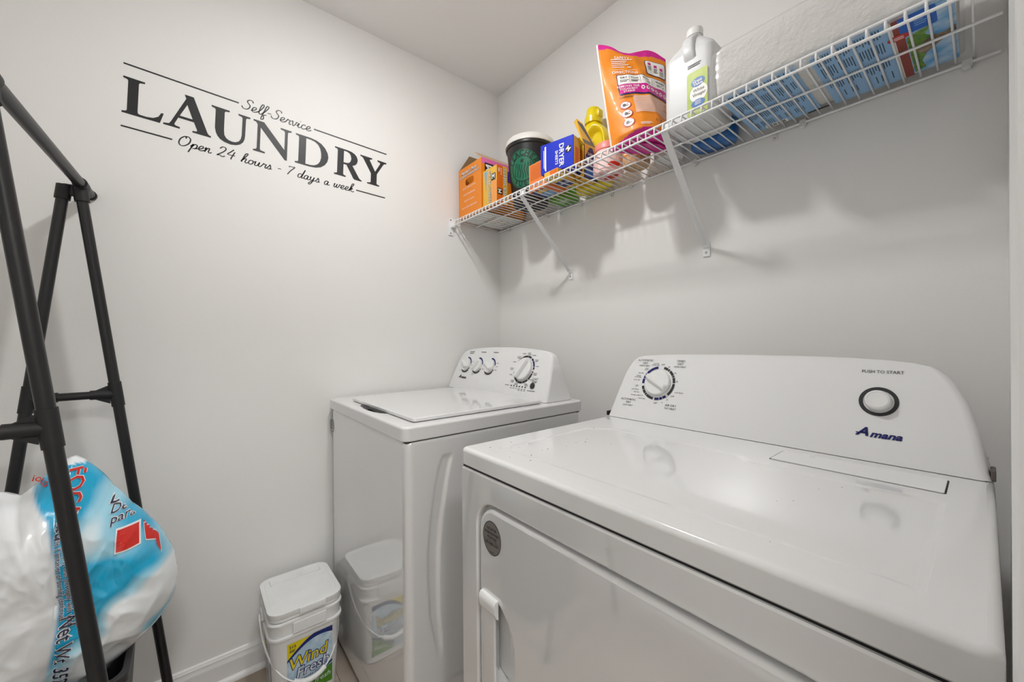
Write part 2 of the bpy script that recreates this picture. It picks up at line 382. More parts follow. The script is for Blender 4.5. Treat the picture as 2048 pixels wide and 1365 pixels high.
mb.add(rings2([(rrect((DX0+DX1)/2, (DZ0+DZ1)/2, (DX1-DX0)/2+.004, (DZ1-DZ0)/2+.004, .059, 8), 0), (rrect((DX0+DX1)/2, (DZ0+DZ1)/2, (DX1-DX0)/2+.001, (DZ1-DZ0)/2+.001, .056, 8), .002), (hole, .006), (hole, .018)]), ff)
mb.build('front_panel', m_appl, dt, 40)
put('door_recess', crv([hole, [(gx_+.0, z_) for gx_, z_ in ((1.02, .46), (1.10, .46), (1.10, .65), (1.02, .65))]]), m_appl, dt, fn=lambda x, z, e=0: (x, dyf+.0178, z))
# door with handle scoop
gx = 1.028
scp = [(gx, .482), (gx+.012, .474), (gx+.035, .470), (gx+.061, .478), (gx+.063, .53), (gx+.062, .575), (gx+.055, .60), (gx+.042, .619), (gx+.025, .633), (gx+.010, .641), (gx, .643)]
i0 = .0075
def drr(i, r): return rrect((DX0+DX1)/2, (DZ0+DZ1)/2, (DX1-DX0)/2-i, (DZ1-DZ0)/2-i, r, 8)
mb = MB(); v, f = crv([drr(i0+.007, .041), scp]); mb.add((v, f), ff)
mb.add(rings2([(drr(i0+.007, .041), 0), (drr(i0+.0035, .0445), .0009), (drr(i0+.001, .047), .0035), (drr(i0, .048), .007), (drr(i0, .048), .0175)]), lambda x, z, e=0: (x, dyf+e, z))
door = mb.build('door', m_appl, dt, 40)
cxs, czs = gx, .555
dep = []
for k, (s, e) in enumerate(((1, 0), (.985, .003), (.92, .009), (.72, .016), (.4, .021))):
    dep.append([(gx+(x-gx)*s-(.022*min(1, k/2)*max(0, 1-(x-gx)/.013)), czs+(z-czs)*(s*.25+.75 if k else 1), e if x > gx+1e-6 else max(e, .0)) for x, z in scp])
mb = MB().add(loft(dep, cap=False), ff); mb.add(([(x, z, .0215) for x, z, _ in dep[-1]], [list(range(len(scp)))]), ff)
mb.build('handle_scoop', m_appl, door, 60)
hb = MB().add(loft([[(x, z, e) for x, z in rrect(1.0125, .545, .0195-d, .087-d, .006, 3)] for e, d in ((.001, 0), (-.002, .0005), (-.0035, .003))]), ff)
hb.build('handle_grip', m_appl, door, 40)
cap = [(.992, .0, .643), (.992, -.006, .6425), (.992, -.0095, .638), (.992, -.0105, .630), (.992, -.0090, .619), (.992, -.0050, .610), (.992, 0, .606)]
put('handle_cap', loft([[(x, dyf+y, z) for _, y, z in cap] for x in (.991, 1.042)]), m_knob, door, 40)
fr = frame((1.0235, dyf-.0006, .757), (1, 0, 0), (0, 0, 1))
st = put('sticker', disc(0, 0, .029, .033, 40), M('taupe sticker', '#77716b', .35), door, fn=fr)
mb = MB().add(arc(0, 0, .0278, .0290, 0, 360, 44)); v = mb.v
mb.v = [Vector((p.x, p.y*33/29, 0)) for p in v]
for tx, y, s in (('REGISTER', .017, .0072), ('ENREGISTRER', .0085, .0072), ('REGISTRE', .0, .0072), ('800-980-3341', -.0115, .0078)): mb.add(at(text(tx, s, .02), 0, y))
mb.add(quad(-.024, -.0058, .024, -.0052)); mb.add(lines(-.006, .007, [-.028], .0012))
put('sticker_print', ([tuple(p) for p in mb.v], mb.f), M('sticker ink', (.03, .03, .045), .5), st, fn=lambda x, y, z=0: fr(x, y, .0004))
put('door_screw', lathe([(.001, 0), (.004, 0), (.0045, .003), (.001, .003)], 1.277, .8195, 12), m_steel, dt, 40, fn=lambda x, y, z: (x, dyf+.006+z, y))
put('seam', box(dx0+.004, dx1-.004, dyf+.004, dyb-.004, .871, .8775), m_dark, dt)
# top with shallow pressed panel
top = rim_top(cxp, -.49, (dx1-dx0)/2+.002, .3235, .014, .876, .9135, .009)
pan = [(.972, -.755), (1.603, -.755), (1.603, -.455), (1.36, -.455), (1.345, -.44), (1.33, -.425), (1.02, -.425), (.972, -.47)]
def inset(P, d, e):
    c = Vector((1.29, -.6)); out = []
    for x, y in P:
        out.append((x+(d if x < c.x else -d), y+(d if y < c.y else -d), e))
    return out
mb = MB().add(loft(top, cap=False)); v, f = crv([[(x, y) for x, y, z in top[-1]], pan]); mb.add(([(x, y, .9135) for x, y, z in v], f))
pr_ = [[(x, y, .9135) for x, y in pan], inset(pan, .002, .9133), inset(pan, .007, .9122), inset(pan, .009, .9120)]
mb.add(loft(pr_, cap=False)); mb.add((pr_[-1], [list(range(len(pan)))]))
mb.build('top_deck', m_appt, dt, 40)
DT = [(.9145, .910, 1.643, -.2947, -.170), (.939, .915, 1.637, -.285, -.174), (.991, .925, 1.6285, -.264, -.185), (1.029, .934, 1.618, -.249, -.194), (1.044, .938, 1.611, -.243, -.198), (1.061, .945, 1.603, -.236, -.203), (1.073, .952, 1.594, -.231, -.206),
      (1.083, .961, 1.584, -.227, -.208), (1.090, .971, 1.573, -.224, -.209), (1.095, .993, 1.552, -.222, -.211), (1.099, 1.05, 1.52, -.2205, -.213), (1.102, 1.14, 1.47, -.2195, -.215), (1.104, 1.25, 1.40, -.219, -.217)]
put('console', console(DT), m_plas, dt, 40)
put('console_seam', box(.916, 1.638, -.2935, -.18, .9131, .9148), m_dark, dt)
put('console_back', box(.914, 1.640, -.168, -.152, .88, .928, .004), M('galvanised grey', (.16, .145, .13), .5, metal=.3), dt, 40)
put('console_clip', box(.9005, .9105, -.286, -.262, .9137, .9265, .001), m_dark, dt)
put('console_clip', box(1.6415, 1.6472, -.286, -.250, .9137, .931, .0015), M('brown clip', (.12, .10, .085), .5), dt)
fd = frame((0, -.2947, .9138), (1, 0, 0), (0, SL, 1), .0012)
ky = lambda z: (z-.9138)*math.sqrt(1+SL*SL)
ll = [[(x, y, z) for x, y in rrect(1.4865, -.371, .1115-d, .041-d, .003, 3)] for z, d in ((.9137, 0), (.9148, .0003), (.9153, .0012))]
lint = put('lint_screen_lid', loft(ll), m_plas, dt, 30)
put('lid_gap', crv([rrect(1.4865, -.371, .1135, .043, .004, 3)]), m_dark, dt, fn=lambda x, y, z: (x, y, .9136))
put('finger_tab', loft([[(1.421, -.349, .9153), (1.430, -.349, .9153), (1.4255, -.338, .9153)], [(1.423, -.348, .9175), (1.428, -.348, .9175), (1.4255, -.343, .9165)]]), m_plas, lint)
dark, navy, push, logo, ring_ = MB(), MB(), MB(), MB(), MB()
dc, dz = 1.0525, ky(1.0205)
knob(fd, dc, dz, .0365, .021, 152, dt, 'cycle_dial')
for a0, a1 in ((62, 78), (54, 60), (32, 51), (25, 30), (4, 23), (-42, 1), (195, 208), (210, 224), (226, 232), (234, 262)): dark.add(arc(dc, dz, .0425, .0495, a0, a1), fd)
for a0, a1 in ((100, 145), (147, 154), (156, 166), (168, 185), (-92, -76), (-74, -64), (-62, -50)): navy.add(arc(dc, dz, .0425, .0495, a0, a1), fd)
def T(s, x, z, h, b=.0): dark.add(at(text(s, h, b), x, ky(z)), fd)
for s, x, z, h in (('AUTOMATIC', 1.000, 1.0815, .0085), ('DRY', 1.001, 1.0735, .0085), ('HIGH HEAT', 1.000, 1.066, .0066), ('TIMED', 1.107, 1.0825, .0085), ('DRY', 1.107, 1.0745, .0085), ('HIGH HEAT', 1.107, 1.067, .0066),
                   ('AUTOMATIC', .970, .968, .0085), ('DRY', .972, .960, .0085), ('LOW HEAT', .972, .952, .0066), ('AIR DRY', 1.101, .965, .0085), ('NO HEAT', 1.101, .957, .0074),
                   ('OFF', 1.057, 1.071, .0062), ('OFF', .988, 1.008, .0062), ('OFF', 1.056, .9665, .0062), ('OFF', 1.101, .989, .0062)): T(s, x, z, h)
for s, x, z in (('sensing', 1.035, 1.074), ('preferred', 1.035, 1.0695), ('cool', 1.009, 1.0595), ('down', 1.009, 1.0555), ('less dry', .993, 1.045), ('energy', .987, 1.0375), ('preferred', .986, 1.033), ('more dry', .984, 1.025),
                ('cool down', .985, .9985), ('less dry', .991, .991), ('energy preferred', .994, .9825), ('more dry', 1.012, .975), ('60', 1.076, 1.066), ('40', 1.097, 1.050), ('20', 1.106, 1.028), ('cool down', 1.117, 1.000), ('20', 1.088, .979), ('10', 1.075, .970)): T(s, x, z, .0056)
push.add(at(text('PUSH TO START', .0082, .004), 1.510, ky(1.0765)), fd); push.build('start_lettering', m_char, dt)
amana(logo, fd, 1.5085, ky(.9615), .0150); logo.build('brand_logo', m_navy, dt)
ring_.add(arc(1.507, ky(1.0213), .0222, .0285, 0, 360, 48), fd)
ring_.build('start_ring', m_char, dt)
dark.build('dial_lettering', m_char, dt, kind='stuff'); navy.build('dial_ring_blue', m_navy, dt, kind='stuff')
pb = [[(x, y, z) for x, y, _ in disc(1.507, ky(1.0213), rr_, None, 36)[0]] for rr_, z in ((.0195, 0), (.0195, .010), (.0175, .0145), (.0150, .0158), (.0140, .0150), (.0030, .0143))]
put('start_button', loft(pb), m_knob, dt, 35, fn=fd)
mb = MB()
for _ in range(30):
    x = random.uniform(.93, 1.62); y = random.uniform(-.79, -.44); s = random.choice((.0005, .0006, .0008, .0013)); a = random.random()*3
    if random.random() < .5: x = random.uniform(.95, 1.15); y = random.uniform(-.77, -.55)
    z0 = .9121 if (.985 < x < 1.59 and -.74 < y < -.47) else .9136
    mb.add(at(box(-s, s, -s*.6, s*.6, z0, z0+s*.5), x, y, a*60))
mb.build('dust_specks', M('dust', (.25, .22, .19), .8), dt, kind='stuff')
# ------------------------------------------------------------------ wall decal
a = math.radians(2.5)
LF = frame((.0004, -1.4225, 1.7965), (0, math.cos(a), -math.sin(a)), (0, math.sin(a), math.cos(a)))
dec = thing('wall_decal', 'black vinyl laundry lettering decal stuck on the plain side wall', 'wall decal', (.0, -1.02, 1.87))
m_vinyl = M('black vinyl', (.022, .022, .023), .45, .4)
LET = {
 'L': (-.003, [[(0, 0), (.77, 0), (.84, .29), (.79, .29), (.73, .16), (.63, .085), (.50, .06), (.37, .062), (.325, .075), (.31, .12), (.31, .90), (.33, .935), (.43, .955), (.43, 1), (0, 1), (0, .955), (.08, .935), (.10, .90), (.10, .10), (.08, .065), (0, .045)]]),
 'A': (.09, [[(0, 0), (.36, 0), (.36, .045), (.27, .06), (.235, .09), (.25, .14), (.315, .31), (.665, .31), (.745, .10), (.735, .06), (.64, .045), (.64, 0), (1.07, 0), (1.07, .045), (1.02, .06), (.985, .11), (.635, 1.04), (.43, 1.04), (.47, .93), (.16, .14), (.12, .07), (0, .045)], [(.345, .38), (.635, .38), (.50, .76)]]),
 'U': (.207, [[(0, 1), (0, .955), (.08, .935), (.1, .90), (.1, .35), (.125, .22), (.17, .12), (.24, .045), (.34, -.005), (.5, -.03), (.64, 0), (.74, .06), (.81, .15), (.845, .26), (.855, .38), (.86, .9), (.88, .935), (.97, .955), (.97, 1), (.66, 1), (.66, .955), (.75, .935), (.77, .9), (.765, .36), (.745, .23), (.70, .14), (.62, .085), (.54, .07), (.45, .085), (.38, .13), (.335, .21), (.32, .36), (.32, .90), (.34, .935), (.44, .955), (.44, 1)]]),
 'N': (.324, [[(0, 1), (.29, 1), (.88, .30), (.88, .89), (.86, .935), (.75, .955), (.75, 1), (1.07, 1), (1.07, .955), (.99, .935), (.965, .89), (.965, -.03), (.90, -.03), (.20, .80), (.20, .11), (.22, .065), (.34, .045), (.34, 0), (.02, 0), (.02, .045), (.09, .065), (.115, .11), (.115, .88), (.07, .94), (0, .955)]]),
 'D': (.457, [[(0, 0), (0, .045), (.08, .065), (.1, .1), (.1, .9), (.08, .935), (0, .955), (0, 1), (.46, 1), (.64, .975), (.80, .91), (.92, .80), (1.01, .65), (1.04, .5), (1.01, .34), (.93, .2), (.81, .09), (.65, .025), (.46, 0)], [(.32, .06), (.47, .06), (.60, .09), (.70, .16), (.77, .27), (.805, .42), (.80, .58), (.765, .73), (.70, .84), (.60, .91), (.47, .94), (.32, .94)]]),
 'R': (.595, [[(0, 0), (.40, 0), (.40, .045), (.33, .06), (.31, .1), (.31, .455), (.41, .455), (.60, .14), (.66, .04), (.70, .0), (.97, 0), (.97, .04), (.92, .055), (.87, .10), (.62, .485), (.71, .53), (.77, .60), (.80, .70), (.80, .77), (.76, .87), (.69, .94), (.58, .985), (.45, 1), (0, 1), (0, .955), (.08, .935), (.1, .9), (.1, .1), (.08, .065), (0, .045)], [(.31, .52), (.42, .525), (.50, .555), (.55, .62), (.575, .73), (.55, .85), (.50, .91), (.42, .94), (.31, .945)]]),
 'Y': (.694, [[(0, 1), (.44, 1), (.44, .955), (.36, .935), (.35, .90), (.565, .53), (.745, .88), (.745, .92), (.64, .955), (.64, 1), (.99, 1), (.99, .955), (.91, .93), (.87, .89), (.635, .45), (.635, .1), (.65, .065), (.74, .045), (.74, 0), (.28, 0), (.28, .045), (.39, .065), (.41, .1), (.41, .42), (.11, .90), (.07, .94), (0, .955)]])}
for ch, (x0, polys) in LET.items():
    put('letter', crv([[(x0+.111*x, .041+.111*y) for x, y in P] for P in polys], .0003), m_vinyl, dec, fn=LF)
for x0, x1, y in ((-.004, .28, .19), (.517, .803, .19), (-.003, .113, 0), (.682, .803, 0)):
    put('rule_line', crv([[(x0, y-.0022), (x1, y-.0022), (x1, y+.0022), (x0, y+.0022)]], .0003), m_vinyl, dec, fn=LF)
GL = {
 'S': (.66, [[(.66, .80), (.58, .95), (.42, 1.0), (.26, .92), (.22, .76), (.34, .62), (.48, .48), (.50, .28), (.38, .08), (.18, .02), (.0, .1), (-.06, .24)]]),
 'e': (.47, [[(0, .10), (.2, .18), (.34, .33), (.30, .46), (.18, .45), (.07, .28), (.1, .07), (.24, 0), (.42, .08), (.5, .16)]]),
 'l': (.36, [[(0, .1), (.2, .4), (.36, .82), (.31, 1.0), (.2, .92), (.13, .5), (.14, .15), (.24, .0), (.4, .1)]]),
 'f': (.36, [[(0, .1), (.2, .4), (.38, .85), (.31, 1.0), (.2, .9), (.12, .3), (.05, -.32), (.13, -.44), (.24, -.3), (.18, .0), (.38, .12)]]),
 '-': (.44, [[(.06, .34), (.2, .36), (.36, .36)]]),
 'r': (.48, [[(0, .1), (.12, .36), (.16, .47), (.22, .38), (.38, .40), (.33, .15), (.40, .0), (.52, .1)]]),
 'v': (.52, [[(0, .36), (.1, .45), (.16, .1), (.24, 0), (.38, .2), (.42, .44), (.54, .38)]]),
 'i': (.34, [[(0, .1), (.14, .44), (.11, .1), (.2, .0), (.36, .1)], [(.19, .62), (.215, .67)]]),
 'c': (.44, [[(.36, .36), (.27, .46), (.12, .38), (.05, .16), (.18, 0), (.34, .05), (.46, .14)]]),
 'O': (.88, [[(.46, 1), (.24, .92), (.05, .6), (.06, .2), (.26, 0), (.52, .1), (.72, .42), (.72, .8), (.52, 1.0), (.38, .92), (.44, .78)]]),
 'p': (.52, [[(0, .15), (.15, .45), (.10, .2), (-.02, -.45)], [(.06, .1), (.2, .4), (.36, .45), (.44, .28), (.34, .04), (.16, .03)], [(.33, .04), (.54, .12)]]),
 'n': (.54, [[(0, .28), (.09, .45), (.06, .0)], [(.07, .15), (.2, .4), (.32, .43), (.31, .1), (.4, 0), (.56, .1)]]),
 '2': (.68, [[(.06, .75), (.2, .97), (.42, .97), (.5, .76), (.32, .42), (.0, .05), (.2, .1), (.4, 0), (.6, .12)]]),
 '4': (.76, [[(.4, 1.0), (.2, .65), (.05, .4), (.35, .38), (.64, .4)], [(.54, .78), (.44, .3), (.40, -.05)]]),
 'h': (.56, [[(0, .1), (.2, .5), (.36, .9), (.28, 1), (.16, .8), (.05, 0)], [(.08, .2), (.24, .42), (.36, .4), (.33, .1), (.42, 0), (.58, .1)]]),
 'o': (.52, [[(.3, .44), (.13, .40), (.04, .18), (.16, 0), (.34, .08), (.4, .3), (.3, .44), (.38, .34), (.58, .38)]]),
 'u': (.58, [[(0, .28), (.07, .45), (.04, .12), (.14, 0), (.28, .1), (.39, .44), (.36, .1), (.46, 0), (.6, .1)]]),
 's': (.44, [[(0, .08), (.14, .3), (.2, .5), (.3, .28), (.3, .1), (.18, 0), (.06, .06)], [(.26, .03), (.46, .1)]]),
 '7': (.62, [[(.1, .84), (.14, .95), (.36, .93), (.6, .95), (.34, .5), (.15, 0)]]),
 'd': (.60, [[(.34, .38), (.2, .46), (.06, .3), (.08, .05), (.22, 0), (.36, .2), (.56, 1.0), (.42, .2), (.46, .0), (.62, .1)]]),
 'a': (.58, [[(.36, .38), (.22, .46), (.06, .3), (.08, .04), (.22, 0), (.34, .2), (.4, .44), (.36, .1), (.44, 0), (.6, .1)]]),
 'y': (.56, [[(0, .28), (.07, .45), (.06, .12), (.16, .02), (.3, .14), (.39, .44), (.28, -.2), (.1, -.45), (.0, -.35), (.2, -.1), (.58, .12)]]),
 'w': (.70, [[(0, .28), (.08, .45), (.04, .12), (.14, 0), (.28, .2), (.32, .44), (.3, .12), (.4, 0), (.54, .2), (.58, .44), (.72, .36)]]),
 'k': (.54, [[(0, .1), (.2, .5), (.36, .9), (.28, 1), (.16, .8), (.05, 0)], [(.08, .15), (.28, .43), (.31, .3), (.12, .2), (.3, .05), (.44, .0), (.56, .1)]]), ' ': (.42, [])}
def script(s, x0, x1, y, h, wd):
    tot = sum(GL[c][0] for c in s); kx = (x1-x0)/tot; x = x0; b = MB()
    for c in s:
        adv, st = GL[c]
        for P in st: b.add(ribbon(catmull([(x+kx*(px+.22*(py-.3)), y+h*py) for px, py in P]), wd))
        x += adv*kx
    return [tuple(p) for p in b.v], b.f
put('script_line', script('Self-Service', .292, .508, .176, .038, .0034), m_vinyl, dec, fn=LF)
put('script_line', script('Open 24 hours - 7 days a week', .128, .674, -.0115, .034, .0034), m_vinyl, dec, fn=LF)
# ------------------------------------------------------------------ wire shelf
ZD = 1.721; DT_ = ZD+.0022
sh = thing('wire_shelf', 'long white wire shelf on the wall above the washer and dryer', 'shelf', (.83, -.004, 1.70))
wv, wf = tube([(0, -.006, ZD), (0, -.1, ZD), (0, -.275, ZD), (0, -.2805, ZD+.002), (0, -.2835, ZD-.001), (0, -.284, ZD-.006), (0, -.284, 1.7005)], .0021, 6)
me = bpy.data.meshes.new('wire'); org = WO[sh.name]
me.from_pydata([Vector(p)-Vector((0, org.y, org.z)) for p in wv], [], wf); me.materials.append(m_wire)
me.polygons.foreach_set('use_smooth', [True]*len(me.polygons))
for k in range(64):
    o = bpy.data.objects.new('wire', me); COL.objects.link(o); o.parent = sh; o.location = (.019+.0255*k-org.x, 0, 0)
for nm, y, z, rr_ in (('front_rail', -.2805, ZD+.0035, .003), ('front_rail', -.2865, 1.7005, .003), ('support_rod', -.153, ZD-.0042, .0027), ('back_rail', -.009, ZD-.005, .0034)):
    put(nm, tube([(.008 if nm != 'back_rail' else .004, y, z), (1.659, y, z)], rr_, 8), m_wire, sh, 60)
for x in (.089, .369, .57, .807, 1.045, 1.332, 1.615):
    mb = MB().add(box(x-.008, x+.008, -.0125, -.0005, 1.707, 1.724, .002)).add(box(x-.005, x+.005, -.016, -.002, 1.703, 1.712, .002))
    c = mb.build('wall_clip', m_clip, sh, 40)
for x in (.45, .721, 1.266):
    c = put('screw_clip', box(x-.006, x+.006, -.004, -.0005, 1.697, 1.716, .001), m_clip, sh, 40)
    put('screw', lathe([(.0005, 0), (.0028, 0), (.002, .002), (.0005, .002)], x, 1.703, 10), m_steel, c, fn=lambda x, y, z: (x, -.004-z, y))
mb = MB().add(box(.0005, .006, -.312, -.286, 1.653, 1.735, .002)).add(box(.005, .022, -.303, -.281, 1.688, 1.709, .006)).add(box(.005, .014, -.297, -.281, 1.708, 1.732, .002))
eb = mb.build('end_bracket', m_wire, sh, 40)
for z in (1.663, 1.726): put('screw', lathe([(.0005, 0), (.003, 0), (.002, .002), (.0005, .002)], -.30, z, 10), m_dark, eb, fn=lambda x, y, z: (.006+z, x, y))
def bracket(xt, xb):
    zt, zb = 1.7035, 1.437
    p0 = Vector((xt, -.287, zt)); p1 = Vector((xb, -.006, zb)); d = (p1-p0).normalized(); s = Vector((1, 0, 0)); s = (s-d*s.dot(d)).normalized(); n = d.cross(s)
    rings = []
    for p in (p0, p0+d*.01, p1-d*.02, p1):
        rings.append([p+s*a_+n*b_ for a_, b_ in ((-.0095, .002), (-.0075, -.003), (0, -.0045), (.0075, -.003), (.0095, .002), (.0085, .0035), (.006, -.0005), (0, -.002), (-.006, -.0005), (-.0085, .0035))])
    mb = MB().add(loft(rings)).add(box(xb-.0115, xb+.0115, -.0045, -.0005, 1.405, 1.445, .0015)).add(box(xb-.010, xb+.010, -.010, -.001, 1.432, 1.450, .003))
    mb.add(box(xt-.010, xt+.010, -.2805, -.2775, 1.700, ZD+.006, .001))
    b = mb.build('support_bracket', m_wire, sh, 40)
    put('screw', lathe([(.0005, 0), (.004, 0), (.003, .0025), (.0005, .0025)], xb, 1.418, 12), m_steel, b, 40, fn=lambda x, y, z: (x, -.0045-z, y))
bracket(.508, .504); bracket(1.094, 1.077)
# ------------------------------------------------------------------ clothes rack
yc = -1.508
NEAR = .645
def rack_y(x): return yc-.020*(x-.1)/(NEAR-.1)
def leg_y(z, s, x=.1): return rack_y(x)+s*(.014+(1.56-z)*.117)
rk = thing('clothes_rack', 'black metal A-frame clothes rack standing in front of the side wall', 'clothes rack', (.36, yc, 0))
by = lambda x: rack_y(x)+.016
put('hanging_bar', tube([(.006, by(.006), 1.571), (.88, by(.88), 1.567)], .0125, 20), m_black, rk, 60)
put('bar_cap', tube([(.0035, by(0), 1.571), (.012, by(0), 1.571)], .0142, 20), m_blkpl, rk, 60)
put('bar_cap', tube([(.874, by(.88), 1.567), (.883, by(.88), 1.567)], .0142, 20), m_blkpl, rk, 60)
for x in (.10, NEAR):
    for s in (1, -1):
        lg = put('leg', tube([(x, leg_y(1.545, s, x), 1.545), (x, leg_y(.02, s, x), .02)], .0118, 18), m_black, rk, 60)
        put('foot', tube([(x, leg_y(.03, s, x), .03), (x, leg_y(0, s, x), 0.0005)], .0145, 16), m_blkpl, lg, 40)
        put('leg_socket', tube([(x, leg_y(1.562, s, x), 1.562), (x, leg_y(1.525, s, x), 1.525)], .0150, 18), m_blkpl, rk, 40)
        q = leg_y(1.005, s, x)
        mb = MB().add(tube([(x, leg_y(1.037, s, x), 1.037), (x, leg_y(.97, s, x), .97)], .0138, 18)).add(tube([(x, q, 1.004), (x, q-s*.05, 1.004)], .0128, 16))
        for dz in (1, -1): mb.add(loft([[(x+e, q-s*.012, 1.004+dz*.010), (x+e, q-s*.045, 1.004+dz*.010), (x+e, q-s*.012, 1.004+dz*.026)] for e in (-.0025, .0025)]))
        mb.build('tee_joint', m_blkpl, rk, 40)
    put('cross_rung', tube([(x, leg_y(1.004, -1, x), 1.004), (x, leg_y(1.004, 1, x), 1.004)], .0105, 16), m_black, rk, 60)
    mb = MB().add(tube([(x-.02, by(x), 1.5705), (x+.02, by(x), 1.5705)], .0150, 18)).add(box(x-.008, x+.008, rack_y(x)-.017, rack_y(x)+.020, 1.537, 1.566, .003))
    mb.build('top_joint', m_blkpl, rk, 40)
# ------------------------------------------------------------------ hamper and detergent bag
hm = thing('laundry_hamper', 'dark grey tapered plastic hamper holding the blue detergent bag under the rack', 'hamper', (.38, -1.53, 0))
m_ham = M('charcoal plastic', (.035, .035, .037), .45, .4)
def hring(z, e=0):
    k = z/.468; return [(x, y, z) for x, y in rrect(.38, -1.529, .115+.03*k-e, .125+.028*k-e, .03, 5)]
put('body', loft([hring(.001), hring(.004), hring(.20), hring(.44), hring(.44, .004), hring(.03, .004), hring(.02, .03)], cap=True), m_ham, hm, 40)
put('rim', loft([hring(.44, -.001), hring(.448, -.006), hring(.466, -.006), hring(.468, -.002), hring(.466, .005), hring(.44, .005)], closed=True), m_ham, hm, 40)
BO = [(-1.46, .908), (-1.446, .897), (-1.432, .879), (-1.402, .829), (-1.373, .782), (-1.342, .739), (-1.312, .678), (-1.297, .625), (-1.295, .607), (-1.296, .577), (-1.309, .53), (-1.335, .495), (-1.369, .466), (-1.4, .443), (-1.438, .404), (-1.494, .396), (-1.593, .436), (-1.640, .596), (-1.645, .778), (-1.613, .848), (-1.555, .852), (-1.534, .838), (-1.511, .86), (-1.485, .89)]
bc = Vector((-1.47, .645))
ang = sorted([(math.atan2(z-bc.y, y-bc.x), (Vector((y, z))-bc).length) for y, z in BO])
ang = [(ang[-1][0]-2*math.pi, ang[-1][1])]+ang+[(ang[0][0]+2*math.pi, ang[0][1])]
def rho(t): return interp(ang, t)[0]
def ridge(y, z, s, o): 
    n = noise.noise(Vector((y*s+o, z*s*.8-o, o*1.7))); return 1-abs(n)*2
def bagx(y, z, side=1):
    d = Vector((y, z))-bc; r = min(1, d.length/rho(math.atan2(d.y, d.x)))
    T_ = .105*max(0, 1-r**2.2)**.62
    wr = .022*ridge(y, z, 6.5, 3.1)+(.012*ridge(y+z*.6, z-y*.6, 11, 8.3)+.005*ridge(y-z*.4, z, 22, 5.5))*(1 if y > -1.47 else .35)+.0020*ridge(y, z, 40, 1.2)-.014
    fold = .008*math.exp(-((y+1.492+.25*(z-.7))/.012)**2) if side > 0 else 0     # overlapping white flap edge
    flap = .013/(1+math.exp((y+1.492-.02*math.sin((z-.5)*9))/.007)) if (side > 0 and z < .87) else 0
    return .405+side*(T_+(wr+fold*.5+flap)*(1-r**6))
def bagcol(y, z):
    b = -1.482+.018*math.sin((z-.52)*11)-.03*max(0, (z-.80)/.08)
    cy, wh, lb, gr = rgb('#0fa9d6'), rgb('#eef2f4'), rgb('#9fd6ea'), rgb('#e7e9ea')
    if z > .893-.2*max(0, y+1.455): return wh
    n = 1.25*noise.fractal(Vector((y*9+2, z*9, 4.2)), 1.0, 2.0, 2)-.03+.30*max(0, (y+1.43)/.12)+.35*max(0, (.66-z)/.15)-.25*max(0, (z-.74)/.1)-.35*max(0, (-1.43-y)/.04)
    k = max(0, min(1, (n+.05)/.28)); k2 = max(0, min(1, (n-.28)/.25))
    c = [cy[i]*(1-k)+lb[i]*k for i in range(3)]; c = [c[i]*(1-k2)+wh[i]*k2 for i in range(3)]
    q = max(0, min(1, (b-y)/.007+.5)); return tuple(c[i]*(1-q)+gr[i]*q for i in range(3))
NT, NR = 260, 90; mb = MB()
for side in (1, -1):
    for j in range(NR+1):
        rr_ = 1-(1-j/NR)**1.5
        for i in range(NT):
            t = -math.pi+2*math.pi*i/NT; q = rho(t)*rr_*(1+.012*noise.noise(Vector((math.cos(t)*9, math.sin(t)*9, 2)))*rr_)
            y = bc.x+q*math.cos(t); z = bc.y+q*math.sin(t)
            mb.v.append(Vector((bagx(y, z, side), y, z))); mb.c.append(bagcol(y, z))
    b0 = 0 if side > 0 else (NR+1)*NT
    for j in range(NR):
        for i in range(NT):
            k = (i+1) % NT; mb.f.append([b0+j*NT+i, b0+j*NT+k, b0+(j+1)*NT+k, b0+(j+1)*NT+i])
for i in range(NT):
    k = (i+1) % NT; a_, b_ = NR*NT, (NR+1)*NT+NR*NT; mb.f.append([a_+i, a_+k, b_+k, b_+i])
bg = thing('detergent_bag', 'large crumpled blue and white plastic laundry detergent bag', 'detergent bag', (.405, -1.47, .40))
o = mb.build('bag_film', M('printed bag film', (.5, .5, .5), .22, .5, coat=.5, vcol=True), bg, 0)
o.data.polygons.foreach_set('use_smooth', [True]*len(o.data.polygons))
def bagmap(off): return lambda y, z, e=0: (bagx(y, z)+off, y, z)
m_red = M('red print', '#cf2318', .3, coat=.4); m_ink = M('dark ink', (.02, .025, .06), .35, coat=.4); m_wht = M('white print', (.82, .83, .84), .3, coat=.4)
def bagclip(vf):
    def rn(p): d = Vector((p[0], p[1]))-bc; return d.length/rho(math.atan2(d.y, d.x))
    ok = [rn(p) < .975 for p in vf[0]]; return vf[0], [f for f in vf[1] if all(ok[i] for i in f)]
def bagtext(parts, name, mat, off, bold=0):
    b = MB()
    for tx, s, y, z, rot, sx, *al in parts: b.add(bagclip(subd(at(text(tx, s, bold, 0, sx, *al), y, z, rot), .005)), bagmap(off))
    b.build(name, mat, bg)
redt = [('FOCA', .031, -1.452, .845, -92, 1.05)]
inkt = [('Lau', .032, -1.458, .790, -95, 1.0), ('Net Wt. 352.7', .030, -1.464, .535, -98, .95), ('eye contact occurs, rinse thoroughly with water.', .0108, -1.4535, .700, -88, 1), ('dental ingestion, drink a glass of milk or water', .0108, -1.444, .690, -88, 1), ('physician if irritation or burning continues.', .0108, -1.463, .705, -88, 1),
        ('Laundry', .032, -1.402, .836, -14, .95, 'LEFT'), ('Detergent', .032, -1.402, .812, -14, .95, 'LEFT'), ('Detergente', .021, -1.400, .792, -10, .95, 'LEFT'), ('para ropa', .021, -1.399, .774, -4, .95, 'LEFT')]
